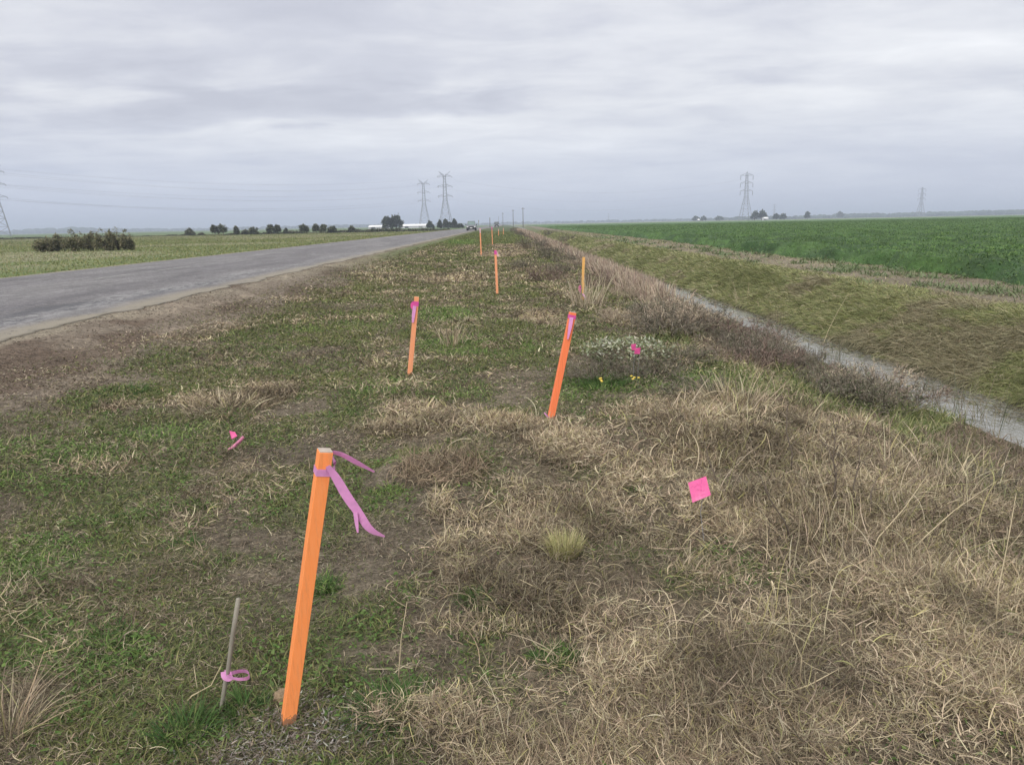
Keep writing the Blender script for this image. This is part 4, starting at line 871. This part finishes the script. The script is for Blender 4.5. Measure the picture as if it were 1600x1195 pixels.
for (px, py, h_, n_, lab) in ((1500, 655, .75, 46, 'dark weed clump in the water at the right'), (1545, 665, .6, 34, 'smaller dark weed clump in the water near the right edge'), (1440, 628, .5, 30, 'short dark weeds at the water edge past the brush'), (1300, 560, .6, 40, 'grey-green reeds standing at the water edge behind the brush'), (1165, 480, .8, 60, 'pale reed clump on the near bank before the narrow water'), (1215, 515, .6, 40, 'brown reeds at the near water edge')):
    q = at(px, py, -.8); q[2] = -.85
    tuft('water_weed', q, n_, h_, .006, [(.12, .13, .08), (.16, .14, .10), (.22, .20, .14)] if 'pale' not in lab else [(.46, .38, .28), (.36, .29, .22)], (1, 1, 1) if 'pale' not in lab else (1, 1), lab, 'water weed', .5, (1.0, 1.55), (-.7, .1), 'weeds standing in the ditch water', M_DRY)

# the shrub with whitish leaves, and the yellow flowers
q = on(985, 572); root = empty('flowering_shrub', q); tag(root, 'low spreading shrub topped with many small whitish leaves', 'shrub')
me = shrub_mesh('foliage', 1.15, .30, 60, GB, (3, 3, 1, 3), 6, .006, 1500, [(.13, .15, .08), (.09, .12, .05)])
fo = link('foliage', me, M_LEAF, root); fo.scale = (.9, 1.1, .65)
B = Bag(); n = 520; a = R3.uniform(0, TAU, n); r = np.sqrt(R3.uniform(0, 1, n)); x = .52*r*np.cos(a); y = .25+.65*r*np.sin(a); z = .12+.10*(1-r**2)+R3.uniform(-.03, .05, n)
B.add(*blades(np.stack([x, y, z], 1), R3.uniform(.025, .05, n), R3.uniform(.016, .03, n), R3.uniform(0, TAU, n), R3.uniform(-.2, 1.1, n), R3.uniform(-1.2, .3, n), R3.uniform(-.6, .6, n), pick(n, [(.38, .40, .30), (.29, .32, .22), (.20, .235, .13), (.46, .46, .38)], (3, 3, 2, 1.2), .1, R3), 2, .3, R3))
B.build('pale_leaves', M_LEAF, root)
for (px, py, lab) in ((944, 592, 'yellow flowers, left of the two sprigs in the green clump'), (989, 588, 'yellow flowers, right of the two sprigs in the green clump')):
    q = on(px-2, py+22); root = empty('yellow_flower', q); tag(root, lab, 'flower', 'yellow flower sprigs'); st = MB(); pet = M_PET
    top = atY(px, py, q[1])-q
    for k in range(4):
        e = Vector(top)*R3.uniform(.75, 1.02)+Vector((R3.normal(0, .02), R3.normal(0, .03), 0)); st.tube([Vector((0, 0, -.02)), e*.5+Vector((.01, 0, 0)), e], .0025, 5)
        fl = MB(); fl.tube([e-Vector((0, 0, .004)), e+Vector((0, 0, .005))], .006, 6)
        for pz in range(6):
            an = pz*TAU/6; c_ = e+Vector((math.cos(an)*.008, math.sin(an)*.008, .003)); fl.box(c_, (.012, .008, .003), Matrix.Rotation(an, 3, 'Z') @ Matrix.Rotation(.4, 3, 'Y'), top=(.6, .6))
        fl.build('blossom', pet, root)
    st.build('stem', M_GST, root)

# ------------------------------------------------------------------ trees and far bushes
def crown_mesh(name, lobes, nleaf, size, cols, rs):
    """leaf clumps through the volume of several lobes (cx,cy,cz,rx,rz)"""
    vol = np.array([l[3]**2*l[4] for l in lobes]); k = rs.choice(len(lobes), nleaf, p=vol**.75/np.sum(vol**.75)); Lb = np.array(lobes)[k]
    d = rs.normal(size=(nleaf, 3)); d /= np.linalg.norm(d, axis=1)[:, None]; rr = rs.uniform(0, 1, nleaf)**.45*(1+rs.normal(0, .10, nleaf))
    P_ = Lb[:, :3]+d*np.stack([Lb[:, 3]*rr, Lb[:, 3]*rr, Lb[:, 4]*rr], 1)
    keep = fbm(P_[:, 0]/(size*5)+50, P_[:, 2]/(size*5)+P_[:, 1]/(size*6), 130, 2) > .41; P_ = P_[keep]; m_ = len(P_)
    V = blades(P_, size*rs.uniform(.6, 1.4, m_), size*rs.uniform(.4, .9, m_), rs.uniform(0, TAU, m_), rs.uniform(-.6, 1.4, m_), rs.uniform(-1, .6, m_), rs.uniform(-1, 1, m_), pick(m_, cols, [1]*len(cols), .28, rs), 2, .3, rs)
    return npmesh(name, *V)
TCOL = [(.09, .105, .06), (.12, .13, .075), (.065, .075, .05), (.15, .15, .095)]
SCOL = [(.20, .195, .105), (.14, .14, .08), (.28, .245, .16), (.075, .08, .05)]
def tree(px, ytop, ybase_w, Y, wpx, label, group, seed, cols=TCOL, kind='tree', trunk=.25, dens=1.0, nl=7, depth=1.0, flat=False):
    """px centre, top row in the photo, Y distance, crown width in photo pixels"""
    rs = np.random.RandomState(seed); T = atY(px, ytop, Y); x = T[0]; base = float(gz(x, Y)) ; h = T[2]-base; wd = wpx/FPX*math.hypot(Y, 0)
    root = empty('tree' if kind == 'tree' else 'bush', (x, Y, base)); tag(root, label, kind, group)
    lobes = []
    z0 = h*trunk
    nl = nl+3
    for k in range(nl):
        an = math.pi*(k+rs.uniform(.1, .9))/nl; q_ = rs.uniform(.55, 1.0); rr_ = rs.uniform(.13, .2)*(1.35 if kind == 'bush' else 1)
        ux = -math.cos(an)*q_; uz = math.sin(an)*q_; lobes.append((ux*(wd/2-wd*rr_), rs.uniform(-.4, .4)*wd*depth, z0+h*.12+(h*.88-z0-h*rr_)*uz, wd*rr_*1.05, h*rr_))
    lobes.append((rs.uniform(-.12, .12)*wd, 0, h*.86, wd*.14, h*.14))
    if kind == 'bush' or flat: lobes += [(u_*wd*.36, 0, h*.25, wd*.2, h*.27) for u_ in (-1, 0, 1)]
    else: lobes.append((0, 0, (z0+h)*.5, wd*.27, (h-z0)*.4))
    size = max(.055*h, Y*.0016)
    link('crown', crown_mesh('crown', lobes, int(1500*dens), size, cols, rs), M_LEAF, root)
    mb = MB(); r0 = max(.03*h, .02); fk = Vector((rs.normal(0, .03)*h, 0, max(z0, .15*h))); mb.tube([(0, 0, -.1), fk*.5, fk], [r0*1.3, r0, r0*.8], 7); mb.build('trunk', M_BARK, root)
    lm = MB()
    for l in lobes[:6]: lm.tube([fk, (fk+Vector(l[:3]))*.5+Vector((0, 0, -.03*h)), Vector(l[:3])], [r0*.6, r0*.4, r0*.2], 5)
    lm.build('limbs', M_BARK, root); return root
BG = 'bushes in a row beyond the road'
for k, (px, yt, w_, dY, lab) in enumerate(((66, 369, 34, 0, 'low brown-green bush, leftmost of the near clump'), (86, 362, 30, 1.5, 'dark bush, second from the left of the near clump'), (114, 357.5, 40, .5, 'broad rounded bush left of middle in the near clump'), (138, 358.5, 30, 2, 'rounded bush in the middle of the near clump'), (160, 355, 34, .3, 'taller shaggy bush right of middle in the near clump'), (181, 351, 32, 1.5, 'tallest bush of the near clump'), (196, 357, 22, .2, 'rightmost ragged bush of the near clump'))):
    tree(px, yt, 0, 65+dY, w_, lab, 'clump of bushes beyond the road', 200+k, SCOL, 'bush', .02, 2.6, 6, .8)
for k, (px, yt, w_, lab) in enumerate(((296, 356, 15, 'small lone bush, leftmost of the far row'), (314, 364.5, 9, 'tiny low dark bush next in the far row'), (335, 349.5, 15, 'thin tree left of the taller one in the far row'), (347.5, 346, 16, 'taller spindly tree of the left pair in the far row'), (369, 352.5, 9, 'narrow small bush after the left pair'), (382.5, 359, 12, 'low bush between two small ones in the far row'), (395.5, 354.5, 15, 'rounded small bush left of the big dark one'), (421, 348.3, 18, 'big dark bushy tree at the middle of the far row'), (433, 350, 14, 'open branched tree against the big dark one'), (446, 356.5, 6, 'tiny bush right of the open branched tree'),
        (475, 350.5, 20, 'broad low tree, first of the right group'), (493, 347.5, 14, 'tallest tree of the right group in the far row'), (505, 350, 14, 'rounded tree in the right group'), (519, 353, 18, 'lower spreading tree ending the right group'), (549, 353, 12, 'lone bush between the right group and the sheds'))):
    tree(px, yt, 0, 212+(k % 3)*2, w_, lab, BG, 300+k, TCOL, 'tree' if k not in (0, 1, 4, 5, 6, 9, 14) else 'bush', .12, .8, 6)
for k, (px, yt, w_, lab) in enumerate(((605, 333, 22, 'left half of the big dark tree pair before the sheds'), (618, 332, 24, 'right half of the big dark tree pair before the sheds'), (672, 345.5, 13, 'round tree at the right end of the long shed'), (687, 344, 8, 'narrow tree under the left tall pylon pair'), (696, 341, 10, 'upright tree in front of the tallest pylon'), (710, 341.5, 9, 'tree with a round head right of the tallest pylon'), (703, 347, 12, 'low dark tree between the two upright ones'), (719, 350, 12, 'low dark bush ending the trees left of the car'))):
    tree(px, yt, 0, 380, w_, lab, 'trees by the white sheds', 330+k, [(.07, .085, .05), (.09, .105, .06), (.055, .065, .045)], 'tree', .03, 2.2 if k < 2 else 1.3, 9)
TR = 'trees on the far right horizon'
for k, (px, yt, w_, Y, lab) in enumerate(((1087, 338.5, 12, 1150, 'small dark tree, leftmost on the right horizon'), (1099, 338.5, 10, 1150, 'second small tree on the right horizon'), (1124, 338.5, 16, 1250, 'low broad tree left of the right hand pylon'), (1180, 328.5, 13, 780, 'left one of the dark tree pair beside the big pylon'), (1191, 326.5, 15, 780, 'right one of the dark tree pair beside the big pylon'), (1213, 334.5, 12, 900, 'low tree right of the dark pair'), (1224, 334.5, 10, 920, 'low tree further right of the dark pair'), (1262, 331, 9, 1000, 'lone round tree standing above the right horizon'), (1314, 331, 12, 1500, 'small pointed tree crown on the far right line'))):
    tree(px, yt, 0, Y, w_, lab, TR, 360+k, [(.05, .075, .035), (.07, .09, .045)], 'tree', .14, .8, 6)
# far woods reading as one mass
def woods(name, pts, label, step, seed):
    rs = np.random.RandomState(seed); Vs = []; Fs = []; off = 0; C_ = []
    bm = bmesh.new(); bmesh.ops.create_icosphere(bm, subdivisions=2, radius=1); bv = np.array([v_.co[:] for v_ in bm.verts]); bf = np.array([[v_.index for v_ in f.verts] for f in bm.faces]); bm.free()
    for i_ in range(len(pts)-1):
        (xa, ya, ha, Ya), (xb, yb, hb, Yb) = pts[i_], pts[i_+1]
        k = int(abs(xb-xa)/step)+1
        for j in range(k):
            t_ = (j+rs.uniform(0, 1))/k; px = xa+(xb-xa)*t_; Y_ = Ya+(Yb-Ya)*t_+rs.uniform(-.03, .06)*Ya
            hor = 365.0-.0195*px; P_ = atY(px, hor, Y_); h = (ha+(hb-ha)*t_)/FPX*Y_*rs.uniform(.55, 1.15)
            r = h*rs.uniform(.5, 1.3)
            for q_ in range(2):
                v_ = bv*np.array([r, r, h*.62])*(1+.25*(rs.uniform(size=(len(bv), 1))-.5)); v_ = v_+np.array([P_[0]+rs.normal(0, r*.6), Y_+rs.normal(0, r), h*.38])
                Vs.append(v_); Fs.append(bf+off); off += len(bv); C_.append(np.tile(np.array([[.05, .075, .04]])*rs.uniform(.7, 1.4), (len(bv), 1)))
    o = link(name, npmesh(name, np.concatenate(Vs), np.concatenate(Fs), np.concatenate(C_)), M_LEAF); tag(o, label, kind='stuff')
woods('far_woods', [(-260, 0, 5, 2400), (0, 0, 4.5, 2400), (60, 0, 8, 2400), (120, 0, 8, 2400), (200, 0, 5, 2500), (300, 0, 3.5, 2700), (420, 0, 4, 2600), (560, 0, 4.5, 2600), (700, 0, 3, 2900), (790, 0, 3.4, 2900)], 'distant bluish tree line on the left horizon', 2.6, 1)
woods('far_woods', [(790, 0, 3.6, 2900), (890, 0, 3.4, 2800), (1000, 0, 3.8, 2800), (1080, 0, 3.5, 2600), (1140, 0, 4.5, 1900), (1180, 0, 6, 1800), (1260, 0, 4.5, 1900), (1300, 0, 6, 1900), (1420, 0, 6.5, 1900), (1600, 0, 7, 1900), (1900, 0, 7, 1900)], 'distant bluish tree line on the right horizon', 2.6, 2)
# scrub strip under the far row of trees
B = Bag(); n = 26000; t_ = R3.uniform(0, 1, n); x = -170+t_*(-15+170); y = 216+R3.normal(0, 1.2, n)+R3.uniform(0, 1, n)*2
hh = .2+.45*S(fbm(x*.12, x*0, 140, 4), .42, .62)*S(x, -75, -55)+.3*S(fbm(x*.3, x*0, 141, 3), .45, .6)
B.add(*blades(np.stack([x, y, gz(x, y)+R3.uniform(0, 1, n)*hh*.6], 1), hh*.7*R3.uniform(.5, 1.2, n), R3.uniform(.2, .5, n), R3.uniform(0, TAU, n), R3.uniform(.2, 1.4, n), R3.uniform(-1, 0, n), R3.uniform(-.5, .5, n), pick(n, [(.075, .08, .045), (.11, .105, .065), (.055, .065, .04)], (1, 1, 1), .2, R3), 2, .3, R3))
tag(B.build('scrub', M_LEAF), 'low dark scrub strip along the far field edge', kind='stuff')

# ------------------------------------------------------------------ sheds
def shed(px0, px1, ytop, Y, depth, label, eave=.55):
    a = atY(px0, ytop, Y); b_ = atY(px1, ytop, Y); L_ = b_[0]-a[0]; h = (a[2]+b_[2])/2; root = empty('farm_shed', ((a[0]+b_[0])/2, Y, 0)); tag(root, label, 'shed', 'white farm sheds')
    e = h*eave; w = MB(); w.box((0, depth/2, e/2), (L_*.97, depth*.96, e)); w.build('wall', M_SHEDW, root)
    r = MB(); hx = L_/2
    r.add([(-hx, -.3, e), (hx, -.3, e), (hx*.97, depth/2, h), (-hx*.97, depth/2, h), (-hx, depth+.3, e), (hx, depth+.3, e), (-hx, -.3, e-.15), (hx, -.3, e-.15), (-hx, depth+.3, e-.15), (hx, depth+.3, e-.15)], [(0, 1, 2, 3), (3, 2, 5, 4), (6, 7, 1, 0), (8, 4, 5, 9), (0, 3, 4, 8, 6), (1, 7, 9, 5, 2), (6, 8, 9, 7)]); r.build('roof', M_WHITE, root)
    nd = max(2, int(L_/7))
    for k in range(nd):
        d = MB(); d.box((-hx+L_*(k+.5)/nd, -.02+depth*.02, e*.42), (2.6, .1, e*.72)); d.build('door_opening', M_GREY if k % 3 else M_DARK, root)
    return root
shed(575, 607, 352.0, 560, 12, 'low white roofed shed left of the big dark tree'); shed(624, 668, 350.2, 560, 14, 'long white roofed shed right of the big dark tree'); shed(684, 694, 353.5, 520, 6, 'tiny white shed among the trees left of the car')
shed(1194, 1201, 339.2, 900, 8, 'tiny pale building behind the dark tree pair'); shed(1090.5, 1093.5, 342.3, 1100, 5, 'tiny white building on the right horizon at its left end')

# ------------------------------------------------------------------ pylons
def beam(mb, a, b_, r): mb.tube([a, b_], r, 4, False)
def pylon(px, ytop, Y, horns, label, yaw=.4, H=48.0, thick=1.0):
    T = atY(px, ytop, Y); H = T[2]; s_ = H/48.0; root = empty('pylon', (T[0], Y, 0), yaw); tag(root, label, 'pylon', 'lattice power pylons')
    zw = 23*s_; bw = 5.6*s_; ww = 1.7*s_; tw_ = .85*s_; zt = 45*s_; k = .125*s_*thick
    cs = [(-1, -1), (1, -1), (1, 1), (-1, 1)]
    for c in cs:
        lg = MB(); beam(lg, (c[0]*bw, c[1]*bw, -.5), (c[0]*ww, c[1]*ww, zw), k*1.5); lg.build('leg', M_STEEL, root)
    br = MB(); lv = [0, .28, .52, .73, .88, 1]
    for i_ in range(5):
        for q_ in range(4):
            c, d = cs[q_], cs[(q_+1) % 4]; w0 = bw+(ww-bw)*lv[i_]; w1 = bw+(ww-bw)*lv[i_+1]; z0, z1 = zw*lv[i_], zw*lv[i_+1]
            beam(br, (c[0]*w0, c[1]*w0, z0), (d[0]*w1, d[1]*w1, z1), k*.6); beam(br, (d[0]*w0, d[1]*w0, z0), (c[0]*w1, c[1]*w1, z1), k*.6); beam(br, (c[0]*w1, c[1]*w1, z1), (d[0]*w1, d[1]*w1, z1), k*.6)
    br.build('leg_bracing', M_STEEL, root)
    bd = MB(); nz = 9
    for c in cs: beam(bd, (c[0]*ww, c[1]*ww, zw), (c[0]*tw_, c[1]*tw_, zt), k*1.2)
    for i_ in range(nz):
        a0, a1 = i_/nz, (i_+1)/nz; w0 = ww+(tw_-ww)*a0; w1 = ww+(tw_-ww)*a1; z0 = zw+(zt-zw)*a0; z1 = zw+(zt-zw)*a1
        for q_ in range(4):
            c, d = cs[q_], cs[(q_+1) % 4]; beam(bd, (c[0]*w0, c[1]*w0, z0), (d[0]*w1, d[1]*w1, z1), k*.6); beam(bd, (d[0]*w0, d[1]*w0, z0), (c[0]*w1, c[1]*w1, z1), k*.6)
    bd.build('tower_body', M_STEEL, root)
    tips = []
    for za in ((26.5, 35, 43.5) if horns else (29, 36.5, 44)):
        za *= s_; ar = MB(); hw = 6.3*s_; w0 = 1.3*s_
        for sg in (-1, 1):
            for yv in (-w0, w0):
                beam(ar, (0, yv, za), (sg*hw, 0, za+.3*s_), k*1.1); beam(ar, (sg*1.0*s_, yv, za+2.0*s_), (sg*hw, 0, za+.3*s_), k*.9)
            for f_ in (.3, .55, .78): beam(ar, (sg*hw*f_, 0, za), (sg*hw*f_, 0, za+2.0*s_*(1-f_)), k*.6)
            ins = MB(); 
            if horns: ins.tube([(sg*hw, 0, za), (sg*hw+.0, -3.6*s_, za-.9*s_)], .22*s_, 6)
            else: ins.tube([(sg*hw, 0, za), (sg*hw, 0, za-4.0*s_)], .2*s_, 6)
            ins.build('insulator', M_INS, root); tips.append((sg*hw, -3.6*s_ if horns else 0, za-(.9 if horns else 4.0)*s_))
        ar.build('cross_arm', M_STEEL, root)
    tp = MB()
    if horns:
        for sg in (-1, 1):
            for yv in (-.8, .8): beam(tp, (sg*.8*s_, yv*s_, zt), (sg*5.2*s_, 0, 48*s_), k*1.1); beam(tp, (sg*.8*s_, yv*s_, zt-1.6*s_), (sg*5.2*s_, 0, 48*s_), k*.8)
        tips += [(-5.2*s_, 0, 48*s_), (5.2*s_, 0, 48*s_)]; tp.build('earth_wire_horns', M_STEEL, root)
    else:
        for c in cs: beam(tp, (c[0]*tw_, c[1]*tw_, zt), (0, 0, 48*s_), k)
        tips += [(0, 0, 48*s_)]; tp.build('tower_peak', M_STEEL, root)
    Mz = Matrix.Rotation(yaw, 3, 'Z'); return [Mz @ Vector(t_)+Vector((T[0], Y, 0)) for t_ in tips]
t1 = pylon(694, 268, 750, True, 'tallest lattice pylon, right one of the pair left of the road', .25)
t2 = pylon(661, 281, 880, True, 'shorter lattice pylon, left one of the pair left of the road', .25)
t3 = pylon(1167.5, 268, 790, False, 'lattice pylon standing behind the dark tree pair on the right', .05)
t4 = pylon(1441.5, 292, 1480, False, 'fainter small pylon far off on the right horizon', .05, thick=1.5)
t5 = pylon(1210.5, 318.5, 2700, False, 'faint tiny pylon just right of the dark tree pair', .05, thick=2)
t6 = pylon(-13, 258, 500, True, 'pylon cut by the left edge with only one leg showing', .6)
t7 = pylon(-200, 225, 390, True, 'pylon outside the left edge carrying the nearer line', .6)
t8 = pylon(951, 333, 3300, False, 'faintest tiny pylon in the middle of the horizon', .05, thick=2)
def wire(a, b_, sag, r, label, grp):
    mb = MB(); pts = []
    for k in range(33):
        t_ = k/32; p = a*(1-t_)+b_*t_; p = Vector((p.x, p.y, p.z-4*sag*t_*(1-t_))); pts.append(p)
    mb.tube(pts, r, 4, False); tag(mb.build('power_line', M_WIRE), label, 'power line', grp)
WL = 'power lines left of the road'
for i_, lab in ((0, 'lowest near'), (1, 'lowest far'), (2, 'middle near'), (3, 'middle far'), (4, 'top near'), (5, 'top far')):
    wire(t6[i_], t2[i_], 8.5, .035, lab+' power line of the span from the left edge to the shorter pylon', WL)
    if i_ in (0, 2, 4): wire(t7[i_], t1[i_], 10, .032, lab+' power line of the span from the left edge to the tallest pylon', WL)
for i_, lab in ((0, 'lowest'), (2, 'middle'), (4, 'top')):
    wire(t1[i_], t3[i_], 13, .032, lab+' power line hanging across the road to the right hand pylon', 'power lines across the road')

# ------------------------------------------------------------------ utility poles and a road post
def upole(px, ytop, Y, label, arm=True, thick=.17):
    T = atY(px, ytop, Y); root = empty('utility_pole', (T[0], Y, 0)); tag(root, label, 'utility pole', 'utility poles by the road'); h = T[2]
    mb = MB(); mb.tube([(0, 0, -.5), (0, 0, h*.5), (0, 0, h)], [thick*1.2, thick, thick*.8], 8); mb.build('pole', M_POLE, root)
    if arm:
        a = MB(); a.box((0, -.12, h-.6), (1.6, .12, .14)); a.build('cross_arm', M_POLE, root)
        for s_ in (-.7, .7):
            i_ = MB(); i_.tube([(s_, -.12, h-.53), (s_, -.12, h-.3)], [.05, .06], 6); i_.build('insulator', M_INS, root)
    return root, h
upole(817, 324.5, 420, 'dark utility pole, tallest and rightmost of the far ones'); upole(801.5, 327.5, 470, 'dark utility pole second from the right'); upole(785.5, 332.5, 620, 'fainter utility pole right of the far van', True, .15); upole(779, 338, 900, 'very faint utility pole above the far van', False, .15)
root, h = upole(765.3, 340, 300, 'short dark pole with a grey can at its top, left of the far van', False, .11); mb = MB(); mb.tube([(0, -.3, h-1.1), (0, -.3, h-.2)], .17, 8); mb.build('transformer', M_GREY, root)
T = atY(747.8, 344, 190); root = empty('marker_post', (T[0], 190, float(gz(T[0], 190)))); tag(root, 'thin pale post between the car and the far stake', 'marker post'); mb = MB(); mb.tube([(0, 0, -.1), (0, 0, T[2]-root.location.z)], .07, 6); mb.build('post', M_GREY, root); mb = MB(); mb.box((0, -.09, T[2]-root.location.z-.3), (.22, .03, .5)); mb.build('reflector_plate', M_GREY, root)

# ------------------------------------------------------------------ vehicles
def vehicle(name, px, ybase, Y, W_, H_, Ln, paint, label, cat, boxy=False, yaw=0.0):
    q = atY(px, ybase, Y); q[2] = .352+.035*(1-((q[0]-float(rshift(Y))+9.95)/4)**2); root = empty(name, q, yaw); tag(root, label, cat)
    hw = W_/2; gr = .28; sh = H_*.56
    # side profile (y forward = -), z ; body lofted across its width with tumblehome
    if boxy: prof = [(-Ln/2, gr), (-Ln/2, H_*.42), (-Ln/2+.25, H_*.5), (-Ln/2+.55, H_*.9), (-Ln/2+1.0, H_), (Ln/2-.05, H_), (Ln/2, H_*.9), (Ln/2, gr)]
    else: prof = [(-Ln/2, gr+.1), (-Ln/2, sh*.86), (-Ln/2+.15, sh*.95), (-Ln/2+1.25, sh*1.03), (Ln/2-.1, sh*1.03), (Ln/2, sh*.9), (Ln/2, gr+.1)]
    b_ = MB(); n_ = len(prof); vs = []
    for f_, ins in ((-1, .07), (-.9, 0), (.9, 0), (1, .07)):
        for (yy_, z_) in prof: vs.append((f_*hw, yy_*(1-ins*.4), gr+(z_-gr)*(1-ins*(.6 if z_ > gr+.2 else 0))))
    fs = [(k*n_+i_, k*n_+(i_+1) % n_, (k+1)*n_+(i_+1) % n_, (k+1)*n_+i_) for k in range(3) for i_ in range(n_)]; fs += [tuple(range(n_))[::-1], tuple(3*n_+i_ for i_ in range(n_))]
    b_.add(vs, fs); b_.build('body', paint, root, bevel=.04)
    f0 = -Ln/2
    if not boxy:
        g = MB(); g.box((0, .25, sh*1.03+(H_-sh*1.03)/2), (W_*.86, Ln*.58, H_-sh*1.03-.06), top=(.82, .74)); cab = g.build('cabin', M_GLASS, root, bevel=.03)
        r = MB(); r.box((0, .25, H_-.03), (W_*.74, Ln*.45, .07)); r.build('roof', paint, root, bevel=.02)
        for sx in (-1, 1):
            p_ = MB(); p_.tube([(sx*W_*.43, .25-Ln*.29, sh*1.03), (sx*W_*.355, .25-Ln*.215, H_-.05)], .045, 5); p_.build('windscreen_pillar', paint, root)
    else:
        g = MB(); g.add([(-hw*.84, f0+.235, H_*.53), (hw*.84, f0+.235, H_*.53), (hw*.78, f0+.50, H_*.86), (-hw*.78, f0+.50, H_*.86)], [(0, 1, 2, 3)]); g.build('windscreen', M_DGLASS, root, solid=.03)
    bp = MB(); bp.box((0, f0-.07, gr+.14), (W_*.98, .22, .46)); bp.build('bumper', M_BLK, root, bevel=.04)
    gl = MB(); 
    for z_ in (.0, .09, .18): gl.box((0, f0-.02, sh*.60+z_), (W_*.52, .06, .05))
    gl.box((0, f0-.005, sh*.60+.09), (W_*.54, .05, .3)); gl.build('grille', M_BLK, root)
    for sx in (-1, 1):
        l_ = MB(); l_.box((sx*W_*.38, f0-.03, sh*.70), (W_*.17, .08, .17)); l_.build('headlight', M_LAMP, root, bevel=.02)
        m_ = MB(); m_.box((sx*(hw+.12), f0+1.25, sh*1.12), (.22, .14, .2)); m_.tube([(sx*(hw-.05), f0+1.25, sh*1.05), (sx*(hw+.1), f0+1.25, sh*1.1)], .03, 5); m_.build('mirror', M_BLK, root)
        for yy_ in (f0+.85, Ln/2-.9):
            w_ = MB(); w_.tube([(sx*(hw-.28), yy_, .36), (sx*(hw-.01), yy_, .36)], .37, 20); ww_ = w_.build('wheel', M_TYRE, root)
            r_ = MB(); r_.tube([(sx*(hw-.02), yy_, .36), (sx*(hw+.005), yy_, .36)], .2, 12); r_.build('rim', M_GREY, ww_)
    p_ = MB(); p_.box((0, f0-.19, gr+.25), (.5, .02, .16)); p_.build('licence_plate', M_PLATE, root)
    return root
vehicle('parked_car', 737, 358.8, 165, 1.95, 1.9, 4.8, M_CARP, 'silver-grey off-road car facing the camera far down the road', 'car', yaw=0.0)
vehicle('van', 776.2, 355, 330, 1.9, 2.15, 5.0, M_VANP, 'dark boxy van further down the road behind the silver car', 'van', True)

# ------------------------------------------------------------------ haze
hb = MB(); hb.box((0, 0, 26.8), (14000, 14000, 58.4))
mt = bpy.data.materials.new('haze_air'); mt.use_nodes = True; t = mt.node_tree; t.nodes.clear()
pv = t.nodes.new('ShaderNodeVolumePrincipled'); pv.inputs['Color'].default_value = (.72, .82, 1.0, 1); pv.inputs['Density'].default_value = .00046; pv.inputs['Anisotropy'].default_value = 0.0
oo = t.nodes.new('ShaderNodeOutputMaterial'); L(t, pv.outputs[0], oo.inputs['Volume'])
tag(hb.build('haze', mt), 'thin bluish haze', kind='stuff')
